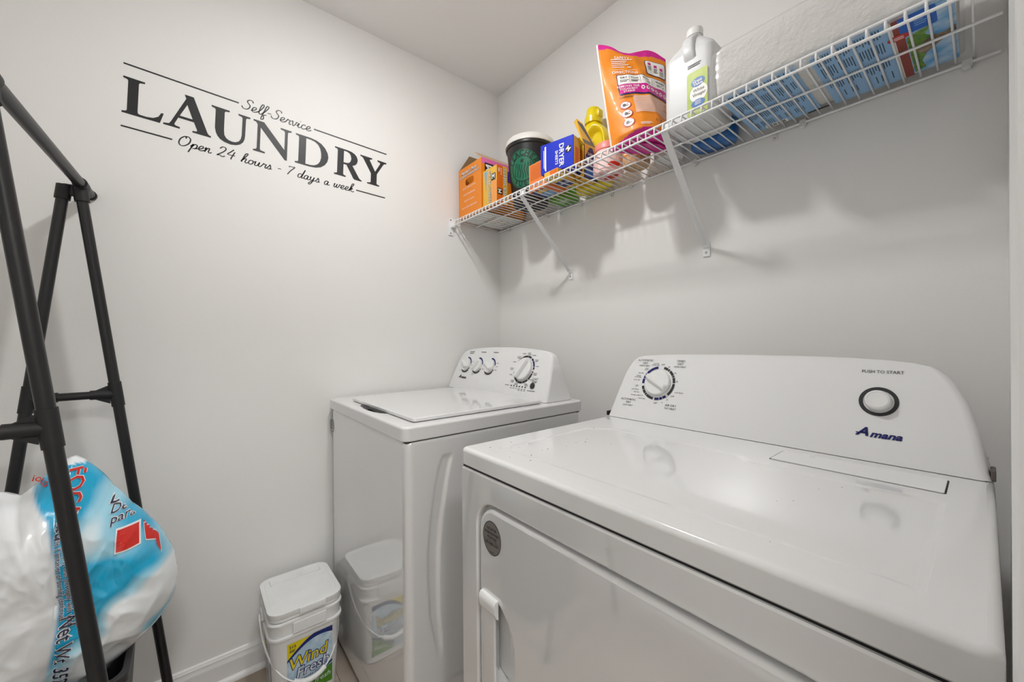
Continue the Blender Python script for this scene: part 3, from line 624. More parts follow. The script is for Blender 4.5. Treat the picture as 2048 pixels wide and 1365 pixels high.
bagtext(redt, 'lettering_halo', m_wht, .0022, .035); bagtext(redt, 'lettering_red', m_red, .0034, .012)
bagtext(inkt[:1], 'lettering_halo', m_wht, .0022, .05); bagtext(inkt[1:2], 'lettering_halo', m_wht, .0022, .05); bagtext(inkt[2:], 'lettering_halo', m_wht, .0022, .045)
bagtext(inkt, 'lettering_dark', m_ink, .0034, .004)
b = MB(); b2 = MB()
for P in ([(-1.388, .752), (-1.358, .748), (-1.356, .712), (-1.389, .712)], [(-1.352, .750), (-1.338, .742), (-1.328, .70), (-1.346, .712)], [(-1.336, .728), (-1.328, .716), (-1.322, .672), (-1.329, .690)]):
    c = sum((Vector(p) for p in P), Vector((0, 0)))/len(P)
    b2.add(bagclip(subd(crv([[tuple(c+(Vector(p)-c)*1.16) for p in P]]), .006)), bagmap(.0022)); b.add(bagclip(subd(crv([P]), .006)), bagmap(.0034))
b2.build('logo_halo', m_wht, bg); b.build('logo_block', m_red, bg)
b = MB().add(subd(at(text('ions', .018, .01), -1.503, .868, -12), .008), bagmap(.003)); b.build('lettering_red', m_red, bg)
# ------------------------------------------------------------------ bucket
bk = thing('detergent_bucket', 'white lidded plastic bucket of powder detergent beside the washing machine', 'bucket', (.1725, -.9875, 0))
m_buck = M('white bucket plastic', (.78, .785, .78), .38, .45); m_lid = M('white lid plastic', (.80, .805, .795), .42, .45, var=(14, .25, '#c9cfc8'))
BX, BY = .1725, -.9875
def br(z, hx, hy, r): return [(x, y, z) for x, y in rrect(BX, BY, hx, hy, r, 7)]
def bh(z): k = z/.25; return .104+.0125*k, .091+.0115*k
rg = [br(.0005, .098, .085, .03), br(.004, .1035, .0905, .034)]+[br(z, *bh(z), .036) for z in (.06, .12, .18, .235)]
rg += [br(.2375, .1205, .107, .038), br(.244, .1225, .109, .039), br(.248, .1215, .108, .039), br(.249, .1165, .103, .037), br(.284, .1175, .104, .037), br(.286, .1215, .108, .039), br(.292, .1225, .109, .039), br(.296, .1205, .107, .039), br(.297, .112, .098, .036)]
put('pail', loft(rg), m_buck, bk, 40)
fo = lambda y, z, e=0: (BX+bh(z)[0]+.0012+e, y, z)
put('catch_block', box(BX+.112, BX+.1235, -1.031, -.933, .250, .2865, .003), m_buck, bk, 40)
rg = [br(.2975, .116, .1025, .037), br(.300, .1185, .105, .038), br(.305, .1185, .105, .038), br(.307, .1175, .104, .038), br(.309, .1195, .106, .038), br(.322, .1215, .108, .039), br(.3265, .121, .1075, .039), br(.328, .119, .1055, .038), br(.3278, .109, .0955, .032), br(.326, .1075, .094, .031)]
ld = put('lid', loft(rg), m_lid, bk, 40)
put('hinge_panel', box(BX-.098, BX-.060, BY-.078, BY+.078, .3258, .3283, .004), m_lid, ld, 40)
put('lift_tab', box(BX+.112, BX+.1255, -1.012, -.935, .306, .3265, .003), m_lid, ld, 40)
pts = [(BX-.02, BY-.112, .272)]
for k in range(25):
    f_ = math.pi*k/24; pts.append((BX-.02+.165*math.sin(f_)**.8, BY-.116*math.cos(f_), .266-.168*math.sin(f_)**.8))
pts.append((BX-.02, BY+.112, .272))
hd = put('bail_handle', tube(catmull(pts, 3), .0026, 8), m_buck, bk, 60)
put('grip', tube([(p[0], p[1], p[2]) for p in pts[10:17]], .0078, 12), m_buck, hd, 50)
for s in (-1, 1): put('handle_ear', box(BX-.036, BX-.004, BY+s*.107-.007, BY+s*.107+.007, .252, .284, .004), m_buck, bk, 40)
# label: built from flat printed shapes on the sloping +x wall
LY0, LY1, LZ0, LZ1 = -1.046, -.915, .030, .222
def sheet(polys, e): return (lambda vf: ([(BX+bh(z)[0]+.0010+e, y, z) for y, z, _ in vf[0]], vf[1]))(crv(polys))
def arcz(u, a0, b0, c0): return a0+b0*u+c0*u*u
N = 14; U_ = [k/N for k in range(N+1)]; yy = lambda u: LY0+(LY1-LY0)*u
t1 = [(yy(u), min(LZ1, .166+.060*u-.0*u*u+.022*math.sin(u*math.pi))) for u in U_]; t2 = [(yy(u), .158+.036*u+.028*math.sin(u*math.pi*.9)) for u in U_]
m_lby, m_lbn, m_lbb, m_lbg, m_lbw = M('label yellow', '#e3cf12', .35), M('label navy', '#12246f', .35), M('label sky', '#9fc4dc', .35, var=(40, .8, '#dfe7ee')), M('label green', '#4a8a1c', .35), M('label white', '#e6e9ec', .35)
put('label_sky', sheet([[(LY0, LZ0), (LY1, LZ0), (LY1, .216), (LY0, .216)]], 0), m_lbb, bk)
put('label_yellow', sheet([[(LY0, .160)]+[(LY0, .219), (yy(.62), .2195)]+[p for p in reversed(t1) if p[0] < yy(.6)]], .0004), m_lby, bk)
put('label_navy', sheet([t1+[(LY1, .224)]*0+list(reversed(t2))], .0007), m_lbn, bk)
put('label_green', sheet([[(yy(.42), LZ0), (LY1, LZ0), (LY1, .092), (yy(.8), .080), (yy(.6), .064), (yy(.45), .048)]], .0007), m_lbg, bk)
put('label_navy', sheet([[(yy(.36), LZ0+.01), (yy(.45), .050), (yy(.6), .067), (yy(.8), .083), (LY1, .097), (LY1, .104), (yy(.85), .094), (yy(.6), .076), (yy(.42), .058)]], .0006), m_lbn, bk)
def lab(tx, s, y, z, rot, bold, sh, e, mat, name, sx=1): put(name, at(text(tx, s, bold, sh, sx), y, z, rot), mat, bk, fn=lambda y, z, _=0: (BX+bh(z)[0]+.0010+e, y, z))
lab('Wind', .054, -.989, .150, 5, .05, .25, .0011, m_lbn, 'lettering_outline', .92); lab('Fresh', .046, -.975, .112, 5, .055, .25, .0011, m_lbn, 'lettering_outline', .95)
lab('Wind', .054, -.989, .150, 5, .008, .25, .0015, m_lby, 'lettering_yellow', .92); lab('Fresh', .046, -.975, .112, 5, .006, .25, .0015, m_lbw, 'lettering_white', .95)
lab('Laundry Detergent', .0105, -.965, .088, 5, .01, 0, .0011, m_lbn, 'lettering_navy'); lab('215', .013, -1.031, .206, 0, .02, 0, .0011, m_char, 'lettering_black')
lab('fresh', .024, -.945, .058, 6, 0, .3, .0011, m_lbw, 'lettering_white')
put('lettering_black', lines(-1.040, -1.022, [.195, .192, .189], .0016), m_char, bk, fn=lambda y, z, _=0: (BX+bh(z)[0]+.0022, y, z))
# side label on the face turned to the rack
fo2 = lambda x, z, e=0: (x, BY-bh(z)[1]-.0010-e, z)
put('side_label', quad(.105, .05, .245, .215), m_lbw, bk, fn=fo2)
put('side_label_yellow', quad(.14, .155, .20, .200), m_lby, bk, fn=lambda x, z, e=0: fo2(x, z, .0004))
mb = MB()
for z in range(12): mb.add(lines(.12, .235, [.055+.008*z], .003, .5))
mb.add(at(text('Wind', .034, .03, .2), .172, .18), None)
put('side_label_print', ([tuple(p) for p in mb.v], mb.f), m_lbn, bk, fn=lambda x, z, e=0: fo2(x, z, .0008))
bk.location = (.157, -.9875, 0); bk.scale = (.985, .995, .962)
# ------------------------------------------------------------------ things on the shelf
Z0 = DT_+.0003
def pm(n, c, **k): return M('print '+n, c, k.pop('rough', .4), **k)
p_or, p_dor, p_gold, p_yel = pm('orange', '#f08a12'), pm('deep orange', '#e06a16'), pm('gold', '#e8b53a'), pm('yellow', '#f2d64a')
p_pink, p_pur, p_blk, p_wht = pm('pink', '#e46fb2'), pm('purple', '#43238f'), pm('black', '#1b1714'), pm('white', '#f2efe9')
p_blu, p_nav, p_mag, p_red, p_sky = pm('royal blue', '#0b2bc0'), pm('navy', '#1d2a6b'), pm('magenta', '#cf1f8f'), pm('scarlet', '#c2281f'), pm('pale blue', '#7fb0dc')
p_brd, p_grn, p_tan, p_cor = pm('cardboard', '#8a6a45'), pm('leaf green', '#63a62c'), pm('tan', '#c9a27a'), pm('coral', '#f0938a')
def fac(x0, x1, y0, y1, z0, side, e=.0008):
    """frame of one face of an upright box; x grows to the viewer's right"""
    if side == 'front': return frame((x0, y0-e, z0), (1, 0, 0), (0, 0, 1))
    if side == 'right': return frame((x1+e, y0, z0), (0, 1, 0), (0, 0, 1))
    if side == 'bottom': return frame((x0, y1, z0-e), (1, 0, 0), (0, -1, 0))
def mlogo(mb_b, mb_w, fn, x, y, s, rot=0):
    mb_b.add(at(quad(-s, -s, s, s), x, y), fn); mb_w.add(at(text('M', s*1.9, .04), x, y, rot), lambda a_, b_, c_=0: fn(a_, b_, .0004))
# 1 open orange box
bx = (.030, .220, -.268, -.012); zt = 1.961; G = 'boxes and bottles on the wire shelf'
t = thing('power_pack_box', 'open orange carton of laundry packs with a hand hole, by the room corner', 'box', (.125, -.14, Z0))
hole_ = rrect(.093, .163, .036, .016, .015, 5)
fr1 = frame((bx[0], bx[2], Z0), (1, 0, 0), (0, 0, 1), -.0015)
mb = MB().add(crv([[(0, 0), (.19, 0), (.19, zt-Z0), (0, zt-Z0)], hole_], .0012), fr1)
mb.add(box(bx[0], bx[0]+.003, bx[2]+.003, bx[3], Z0, zt)).add(box(bx[1]-.003, bx[1], bx[2]+.003, bx[3], Z0, zt)).add(box(bx[0], bx[1], bx[3]-.003, bx[3], Z0, zt)).add(box(bx[0], bx[1], bx[2]+.001, bx[3], Z0+.0005, Z0+.003))
mb.build('carton', p_or, t)
put('flap', loft([[(.030+e, -.266, zt), (.026+e, -.205, 2.052), (.026+e, -.08, 2.052), (.030+e, -.014, zt)] for e in (0, .003)]), p_brd, t)
put('flap', loft([[(.218, -.266, zt+e), (.155, -.262, 2.008+e), (.155, -.05, 2.008+e), (.218, -.014, zt+e)] for e in (0, .003)]), p_tan, t)
put('flap', loft([[(.032, -.014+e, zt), (.05, .000+e, 2.03), (.2, .000+e, 2.03), (.218, -.014+e, zt)] for e in (0, .003)]), p_brd, t)
put('refill_packs', loft([[(x, y, z) for x, y in rrect(.125, -.105, hx_, hy_, .03, 4)] for z, hx_, hy_ in ((1.925, .085, .085), (1.945, .085, .085), (1.966, .07, .07), (1.975, .03, .03))]), p_wht, t, 50)
fr1 = fac(*bx, Z0, 'front', .0004); wmb = MB(); sh_ = MB()
for mbx, e, dx_ in ((sh_, .0003, .0012), (wmb, .0006, 0)):
    f_ = lambda a_, b_, c_=0, e=e: fr1(a_, b_, e)
    mbx.add(at(text("Member's Mark", .0205, .012, .12), .088+dx_, .212-dx_), f_); mbx.add(at(text('LAUNDRY POWER PACS', .0148, .012), .089+dx_, .194-dx_), f_)
for z, tx in ((.136, 'BOOST PRODUCTION'), (.106, 'BOOST WHITENING'), (.076, 'BRIGHT COLORS'), (.046, 'MULTI-ODOR TREATMENT')): wmb.add(at(text(tx, .0105), .092, z), lambda a_, b_, c_=0: fr1(a_, b_, .0006))
sh_.build('lettering_shadow', p_nav, t); wmb.build('lettering', p_wht, t)
fs_ = fac(*bx, Z0, 'right', .0004)
put('side_print', quad(.02, .16, .25, .236), p_pur, t, fn=fs_); put('side_print', quad(.0, .212, .256, .238), p_pink, t, fn=lambda x, y, z=0: fs_(x, y, .0003)); put('side_print', quad(.0, .17, .02, .236), p_or, t, fn=fs_)
b1, b2 = MB(), MB(); mlogo(b1, b2, lambda x, y, z=0: fs_(x, y, .0006+z), .042, .195, .024, 90); b1.build('side_logo', p_blk, t); b2.build('side_logo_letter', p_wht, t)
fb_ = fac(*bx, Z0, 'bottom', .0002); put('base_print', quad(.002, .002, .188, .25), p_wht, t, fn=fb_)
put('base_marks', lines(.06, .16, [.05, .09, .14, .15], .006), p_tan, t, fn=lambda x, y, z=0: fb_(x, y, .0003), kind='stuff')
# 2 dryer sheet box, gold
bx = (.237, .337, -.272, -.215); h = 1.886-Z0
t = thing('dryer_sheet_box', 'upright gold and orange dryer sheet box between the open carton and the black cup', 'box', (.287, -.24, Z0), None)
put('carton', box(*bx[:2], *bx[2:], Z0, Z0+h, .0008, 1), p_gold, t)
f1, f2 = fac(*bx, Z0, 'front'), fac(*bx, Z0, 'right')
put('side_print', quad(0, 0, .057, h), p_dor, t, fn=f2); put('side_print', quad(.032, 0, .057, h), p_gold, t, fn=lambda x, y, z=0: f2(x, y, .0003))
put('front_print', quad(.065, .0, .10, h*.62), pm('peach', '#f0a050'), t, fn=f1); put('front_print', crv([[(.022, .065), (.032, .155), (.012, .155)]]), p_sky, t, fn=f1)
wm, dm, km = MB(), MB(), MB()
for mbx, e, b_ in ((dm, .0006, .05), (wm, .0010, .006)):
    g1 = lambda x, y, z=0, e=e: f1(x, y, e); g2 = lambda x, y, z=0, e=e: f2(x, y, e)
    mbx.add(at(text('DRYER SHEETS', .021, b_), .050, .082, -90), g1); mbx.add(at(text('DRYER SHEETS', .0225, b_), .0435, .080, 90), g2)
wm.add(at(text('480', .012, .02), .012, .142, 90), lambda x, y, z=0: f2(x, y, .0010)); wm.add(lines(.021, .025, [.123, .13, .138, .146], .005), lambda x, y, z=0: f2(x, y, .0010))
mlogo(km, wm, lambda x, y, z=0: f1(x, y, .0008+z), .078, .118, .014); mlogo(km, wm, lambda x, y, z=0: f2(x, y, .0008+z), .016, .052, .0125, 90)
dm.build('lettering_outline', p_nav, t); km.build('logo_square', p_blk, t); wm.build('lettering', p_wht, t)
fb_ = fac(*bx, Z0, 'bottom', .0002); put('base_print', quad(.002, .002, .098, .055), pm('rust', '#c8683c'), t, fn=fb_); put('base_marks', lines(.02, .08, [.008, .018, .028, .038], .004), pm('steel blue', '#8b97a0'), t, fn=lambda x, y, z=0: fb_(x, y, .0003))
# 3 black cup bin
mx, my = .392, -.130
t = thing('cup_bin', 'black coffee-cup shaped bin with white lid and round green emblem', 'bin', (mx, my, Z0))
def mr(z): return .076+(z-Z0)*.108
put('cup', lathe([(.07, Z0), (.0745, Z0+.002), (mr(Z0+.02), Z0+.02), (mr(Z0+.228), Z0+.228), (.1045, Z0+.230), (.106, Z0+.236), (.1045, Z0+.241), (.098, Z0+.242)], mx, my, 64), M('black bin plastic', (.012, .012, .013), .38, .45), t, 40)
put('lid', lathe([(.100, Z0+.2415), (.1075, Z0+.2425), (.1085, Z0+.248), (.1065, Z0+.252), (.1035, Z0+.266), (.100, Z0+.270), (.092, Z0+.269), (.090, Z0+.262), (.002, Z0+.262)], mx, my, 64), pm('lid white', '#dcdad4'), t, 40)
ph0 = math.radians(-64)
def mug(e):
    def g(x, y, z=0):
        zz = Z0+.128+y; r_ = mr(zz)+e; p_ = ph0+x/mr(Z0+.128); return (mx+r_*math.cos(p_), my+r_*math.sin(p_), zz)
    return g
put('emblem', subd(disc(0, 0, .076, .076, 64), .012), pm('emblem green', '#0c6b4c'), t, fn=mug(.0008))
km = MB().add(arc(0, 0, .0715, .0735, 0, 360, 60), mug(.0014)).add(arc(0, 0, .048, .051, 0, 360, 60), mug(.0014))
for i, ch in enumerate('TEACHER'):
    a_ = math.radians(152-20.7*i); km.add(at(text(ch, .028, .02), .0605*math.cos(a_), .0605*math.sin(a_), math.degrees(a_)-90), mug(.0014))
for i, ch in enumerate('FUEL'):
    a_ = math.radians(-124+22.5*i); km.add(at(text(ch, .028, .02), .0605*math.cos(a_), .0605*math.sin(a_), math.degrees(a_)+90), mug(.0014))
for k in range(-3, 4):
    P = [(k*.011+.003*math.sin(j*1.3+k), -.040+abs(k)*.004+.011*j) for j in range(6)]; km.add(ribbon(catmull(P, 4), .0026), mug(.0014))
km.add(crv([[(math.sin(j*math.pi/5)*(.011 if j % 2 == 0 else .0045), .031+math.cos(j*math.pi/5)*(.011 if j % 2 == 0 else .0045)) for j in range(10)]]), mug(.0014))
km.build('emblem_lines', pm('emblem black', '#0b1512'), t)
# 4 small orange carton
bx = (.500, .612, -.236, -.135); h = .106
t = thing('detergent_carton', 'small plain orange carton with fine print tucked behind the blue box', 'box', (.556, -.185, Z0))
put('carton', box(*bx[:2], *bx[2:], Z0, Z0+h, .0008, 1), pm('light orange', '#f5893f'), t)
f1 = fac(*bx, Z0, 'front'); put('fine_print', lines(.008, .085, [.098-.005*k for k in range(12)]+[.030-.005*k for k in range(4)], .0022, .2), p_dor, t, fn=f1)
fb_ = fac(*bx, Z0, 'bottom', .0003)
for nm, q, m_ in (('base_print', (.005, .005, .105, .095), p_nav), ('base_print', (.02, .02, .07, .06), p_sky), ('base_print', (.075, .0, .105, .1), p_dor), ('base_print', (.03, .065, .07, .09), p_gold), ('base_print', (.03, .01, .09, .018), p_wht)):
    put(nm, quad(*q), m_, t, fn=lambda x, y, z=0, q=q: fb_(x, y, .0002*(1+list((.005, .02, .075, .03)).index(q[0]))))
# 5 flat gold box with the blue box on it
bx = (.622, .688, -.272, -.150)
t = thing('flat_sheet_box', 'flat gold box lying under the blue dryer sheet box', 'box', (.655, -.21, Z0))
put('carton', box(*bx[:2], *bx[2:], Z0, Z0+.0265, .0008, 1), p_gold, t)
fb_ = fac(*bx, Z0, 'bottom', .0003); put('base_print', quad(.004, .02, .062, .075), p_nav, t, fn=fb_); put('base_print', quad(.004, .085, .062, .11), p_yel, t, fn=fb_)
put('base_lettering', at(text('DRYER', .018, .02), .033, .05, 0), p_wht, t, fn=lambda x, y, z=0: fb_(x, y, .0003))
f1 = fac(*bx, Z0, 'front'); put('front_print', quad(.03, .002, .064, .024), p_dor, t, fn=f1)
zb = Z0+.0268; A_ = Vector((.602, -.270, 0)); ux = Vector((.978, .21, 0)); vy = Vector((-.21, .978, 0)); tz = Vector((-.02, 0, 1))
t = thing('dryer_sheet_box', 'bright blue box lettered for dryer sheets, tilted on top of other boxes', 'box', (.675, -.25, zb))
def bl(x, y, z): return A_+ux*x+vy*y+Vector((0, 0, zb+z))
v, f = box(0, .136, 0, .048, 0, .107, .0008, 1); put('carton', (v, f), p_blu, t, fn=bl)
put('side_print', ([(.1368, .002, .002), (.1368, .046, .002), (.1368, .046, .105), (.1368, .002, .105)], [[0, 1, 2, 3]]), p_gold, t, fn=bl)
put('side_print', ([(.1372, .012, .01), (.1372, .036, .01), (.1372, .036, .07), (.1372, .012, .07)], [[0, 1, 2, 3]]), p_dor, t, fn=bl)
fB = lambda x, y, z=0: bl(x, -.0008-z, y)
wm = MB().add(at(text('DRYER', .0265, .022), .088, .050, -90), fB).add(at(text('SHEETS', .0155, .018), .068, .045, -90), fB).add(lines(.018, .0205, [.012], .085, 0), fB)
wm.add(quad(.0205, .008, .0245, .098), fB).add(quad(.0135, .02, .016, .085), fB); km = MB(); mlogo(km, wm, lambda x, y, z=0: fB(x, y, z), .116, .062, .011, -45)
km.build('logo_square', p_blk, t); wm.build('lettering', p_wht, t)
# 6 opened navy and gold box
bx = (.692, .737, -.186, -.112); h = .116
t = thing('dryer_sheet_box', 'navy and gold dryer sheet box standing open with a raised pointed flap', 'box', (.715, -.15, Z0))
mb = MB().add(box(bx[0], bx[0]+.002, bx[2], bx[3], Z0, Z0+h)).add(box(bx[1]-.002, bx[1], bx[2], bx[3], Z0, Z0+h)).add(box(bx[0], bx[1], bx[2], bx[2]+.002, Z0, Z0+h)).add(box(bx[0], bx[1], bx[3]-.002, bx[3], Z0, Z0+h)).add(box(bx[0], bx[1], bx[2], bx[3], Z0, Z0+.002))
mb.build('carton', p_gold, t)
f1, f2 = fac(*bx, Z0, 'front'), fac(*bx, Z0, 'right')
put('side_print', crv([[(.002, .0), (.072, 0), (.072, .06), (.045, .112), (.030, .112), (.002, .07)]]), p_nav, t, fn=f2); put('side_print', quad(.008, .004, .066, .035), pm('bright blue', '#1f6fc0'), t, fn=lambda x, y, z=0: f2(x, y, .0003))
put('side_lettering', at(text('DRYER', .022, .02), .037, .066, 180), p_wht, t, fn=lambda x, y, z=0: f2(x, y, .0006)); put('side_lettering', at(text('SHEETS', .012, .02), .037, .088, 180), p_wht, t, fn=lambda x, y, z=0: f2(x, y, .0006))
put('front_badge', crv([rrect(.024, .072, .013, .030, .012, 5)]), p_dor, t, fn=f1); put('front_badge', disc(.022, .028, .014, .016), p_nav, t, fn=f1); put('badge_marks', lines(.016, .032, [.055, .065, .075, .085], .003), p_yel, t, fn=lambda x, y, z=0: f1(x, y, .0004))
fp = [(.735, -.186, Z0+h), (.735, -.112, Z0+h), (.690, -.140, 1.948), (.676, -.156, 1.966), (.674, -.168, 1.950)]
put('flap', loft([[(x+e, y, z) for x, y, z in fp] for e in (0, .0016)]), p_gold, t); c = Vector((.706, -.15, 1.89))
put('flap_print', ([tuple(c+(Vector(p_)-c)*.86+Vector((.0024, -.0010, .0005))) for p_ in fp], [list(range(5))]), pm('slate', '#5c5a63'), t)
put('flap', loft([[(bx[0], bx[2], Z0+h), (bx[1], bx[2], Z0+h), (bx[1]-.004, bx[2]-.022, Z0+h+.016), (bx[0]+.004, bx[2]-.022, Z0+h+.016)], [(bx[0], bx[2]-.001, Z0+h+.001), (bx[1], bx[2]-.001, Z0+h+.001), (bx[1]-.004, bx[2]-.023, Z0+h+.017), (bx[0]+.004, bx[2]-.023, Z0+h+.017)]]), p_yel, t)
# 7 green carton
bx = (.474, .560, -.098, -.016)
t = thing('green_carton', 'green carton hidden behind the orange box next to the black cup', 'box', (.517, -.057, Z0))
put('carton', box(*bx[:2], *bx[2:], Z0, Z0+.09, .0008, 1), p_grn, t); fb_ = fac(*bx, Z0, 'bottom', .0003)
put('base_marks', lines(.03, .075, [.03, .04, .05], .005), p_wht, t, fn=fb_)
# 8 yellow bottle
t = thing('detergent_bottle', 'yellow plastic detergent bottle with yellow cap and hollow grip', 'bottle', (.677, -.058, Z0))
m_yb = M('yellow bottle plastic', '#ecd30a', .3, .5, coat=.2); rings = []; NA = 72
P_ = [(0, .070, .036), (.004, .076, .041), (.03, .0775, .0425), (.12, .0775, .0425), (.18, .074, .041), (.215, .060, .036), (.235, .042, .031), (.246, .030, .027), (.252, .027, .026)]
for j in range(73):
    z = .252*j/72; hx_, hy_ = interp(P_, z); ring = []
    for k in range(NA):
        a_ = 2*math.pi*k/NA; c_, s_ = math.cos(a_), math.sin(a_); q = (abs(c_)**2.8+abs(s_)**2.8)**(-1/2.8)
        x = hx_*c_*q; y = hy_*s_*q
        if y < 0:
            d = math.hypot((x-.028)/.036, (z-.155)/.070); y += .024*max(0, min(1, (1.05-d)/.3))*(-y/hy_); y -= .004*math.exp(-((d-1.18)/.1)**2)
        ring.append((.677+x, -.058+y, Z0+z))
    rings.append(ring)
put('bottle', loft(rings), m_yb, t, 60)
put('cap', lathe([(.030, Z0+.2525), (.0335, Z0+.254), (.0335, Z0+.276), (.029, Z0+.281), (.0265, Z0+.306), (.024, Z0+.312), (.002, Z0+.313)], .677, -.058, 40), m_yb, t, 40)
put('cap_tab', box(.697, .714, -.073, -.043, Z0+.270, Z0+.300, .005), m_yb, t, 40)
# 9 pink jar
def jar(name, label, x, y, prof, m_, n=40):
    t = thing(name, label, 'jar', (x, y, Z0)); put('body', lathe([(r_, Z0+z) for r_, z in prof], x, y, n), m_, t, 45); return t
def cyl(x, y, r_, a0, e=.0008): return lambda u, v_, z=0: (x+(r_+e)*math.cos(a0+u/r_), y+(r_+e)*math.sin(a0+u/r_), Z0+v_)
px, py = .790, -.118
t = jar('scent_booster_jar', 'pale pink jar with coral cap beside the yellow bottle', px, py, [(.044, 0), (.051, .003), (.054, .015), (.053, .06), (.048, .078), (.044, .083), (.002, .083)], M('pink translucent plastic', '#f6c4c0', .3, .5, coat=.2, var=(60, .5, '#f3e3df')))
put('cap', lathe([(.044, Z0+.083), (.047, Z0+.0845), (.047, Z0+.104), (.043, Z0+.109), (.002, Z0+.109)], px, py, 40), p_cor, t, 40)
g = cyl(px, py, .0535, math.radians(-45)); put('label', subd(quad(-.045, .012, .045, .062), .01), pm('pale pink', '#f7dcd8'), t, fn=g)
put('label_oval', subd(disc(.012, .022, .022, .009, 28), .01), p_red, t, fn=cyl(px, py, .0535, math.radians(-45), .0014)); put('label_print', lines(-.03, .03, [.035, .041, .047, .053], .0018, .4), pm('violet', '#8c6aa5'), t, fn=cyl(px, py, .0535, math.radians(-45), .0014))
put('base_oval', disc(px+.004, py+.01, .030, .014), p_red, t, fn=lambda x, y, z=0: (x, y, Z0-.0002))
# 10 orange jar
px, py = .893, -.104
t = jar('scent_booster_jar', 'orange labelled jar of tan beads in front of the white tub', px, py, [(.036, 0), (.042, .003), (.0445, .012), (.0445, .075), (.040, .088), (.036, .094), (.036, .102), (.002, .102)], M('peach translucent plastic', '#d9b48a', .35, .5, var=(120, .9, '#a9805a')))
put('label', subd(quad(-.055, .030, .06, .084), .01), p_or, t, fn=cyl(px, py, .0445, math.radians(-48))); put('label_print', lines(-.02, .035, [.045, .054, .063, .071], .0025, .4), p_brd, t, fn=cyl(px, py, .0445, math.radians(-48), .0014)); put('label_seal', subd(quad(-.050, .034, -.030, .074), .01), p_wht, t, fn=cyl(px, py, .0445, math.radians(-48), .0014))
# 11 white tub
t = jar('white_tub', 'plain white round tub behind the orange and pink pouch', .986, -.062, [(.036, 0), (.043, .004), (.046, .02), (.048, .09), (.049, .094), (.046, .098), (.002, .099)], pm('tub white', '#d9d8d4'))
# 12 stand-up pouch
BL, BR, TL, TR = Vector((.912, -.262, Z0)), Vector((1.022, -.128, Z0+.006)), Vector((.858, -.262, 2.073)), Vector((1.008, -.118, 2.022))
pn = Vector((.75, -.655, .08)).normalized()
def pouch(s, t_, side=1):
    P = (BL*(1-s)+BR*s)*(1-t_)+(TL*(1-s)+TR*s)*t_
    q = max(0, math.sin(math.pi*min(1, max(0, s))))
    b_ = q**.75*(.078*(1-t_)**1.1+.008)*min(1, .55+t_*6)
    wr = .004*noise.noise(Vector((s*7, t_*9, 3+side)))*min(1, 6*s, 6*(1-s))+.006*math.exp(-((s-.62-.3*(.5-t_))/.06)**2)*min(1, (1-t_)*3)
    top = .010*math.sin(s*9+1)*max(0, t_-.9)/.1
    return P+pn*(b_*(1 if side > 0 else -.45)+wr)+Vector((0, 0, top+.006*q*(-1 if t_ < .02 else 0)*0))
t = thing('detergent_pouch', 'tall orange and magenta stand-up pouch of laundry packs on the shelf', 'pouch', (.967, -.2, Z0))
mb = MB(); NS, NTT = 60, 110; cO, cM, cR = rgb('#ec8a17'), rgb('#d4228f'), rgb('#b3171f')
for side in (1, -1):
    for j in range(NTT+1):
        for i in range(NS+1):
            s, tt = i/NS, j/NTT; mb.v.append(pouch(s, tt, side))
            mb.c.append(cM if tt > .955+.012*math.sin(s*7) or tt < .02+.055*math.sin(math.pi*s) else cO)
    o0 = 0 if side > 0 else (NS+1)*(NTT+1)
    for j in range(NTT):
        for i in range(NS): a_ = o0+j*(NS+1)+i; mb.f.append([a_, a_+1, a_+NS+2, a_+NS+1])
o0 = (NS+1)*(NTT+1)
for i in range(NS): mb.f.append([i, i+1, o0+i+1, o0+i]); mb.f.append([NTT*(NS+1)+i, NTT*(NS+1)+i+1, o0+NTT*(NS+1)+i+1, o0+NTT*(NS+1)+i])
for j in range(NTT):
    for i in (0, NS): a_ = j*(NS+1)+i; mb.f.append([a_, a_+NS+1, o0+a_+NS+1, o0+a_])
mb.build('pouch_film', M('printed pouch film', (.5, .5, .5), .5, .4, coat=.05, vcol=True), t, 70)
put('side_seam', loft([[pouch(0, j/30)+d for d in (Vector((.001, .001, 0)), Vector((-.003, -.002, 0)), Vector((-.003, -.0035, 0)), Vector((.001, -.001, 0)))] for j in range(31)]), p_wht, t, 40)
mb = MB(); q_ = [pouch(i/24, 0, 1)+Vector((0, 0, -.0003)) for i in range(25)]+[pouch(1-i/24, 0, -1)+Vector((0, 0, -.0003)) for i in range(25)]
mb.v = [Vector((p_.x, p_.y, Z0)) for p_ in q_]; mb.f = [list(range(50))]; mb.build('gusset', p_mag, t)
def pf(e): return lambda u, v_, z=0: pouch(u, v_, 1)+pn*e
def pt(vf, e, m_, nm): put(nm, subd(vf, .02), m_, t, fn=pf(e))
def ptx(tx, sz, s, v_, b_=.01, sk=0): 
    v0, f0 = text(tx, sz, b_); return [(s+x/.205, v_+y/.34, 0) for x, y, z in v0], f0
def rr2(s0, s1, v0, v1, r_=.02): return [(x, y) for x, y in rrect((s0+s1)/2, (v0+v1)/2, (s1-s0)/2, (v1-v0)/2, r_, 4)]
pt(crv([rr2(.19, .975, .462, .690)]), .0014, p_nav, 'panel_border'); pt(crv([rr2(.20, .965, .570, .683)]), .0020, p_wht, 'panel_white'); pt(crv([rr2(.20, .965, .475, .578, .015)]), .0024, p_mag, 'panel_magenta')
pt(crv([rr2(.655, .975, .725, .90)]), .0014, p_nav, 'panel_border'); pt(crv([rr2(.665, .965, .731, .894)]), .0020, p_wht, 'panel_white')
wm, dm, mm = MB(), MB(), MB()
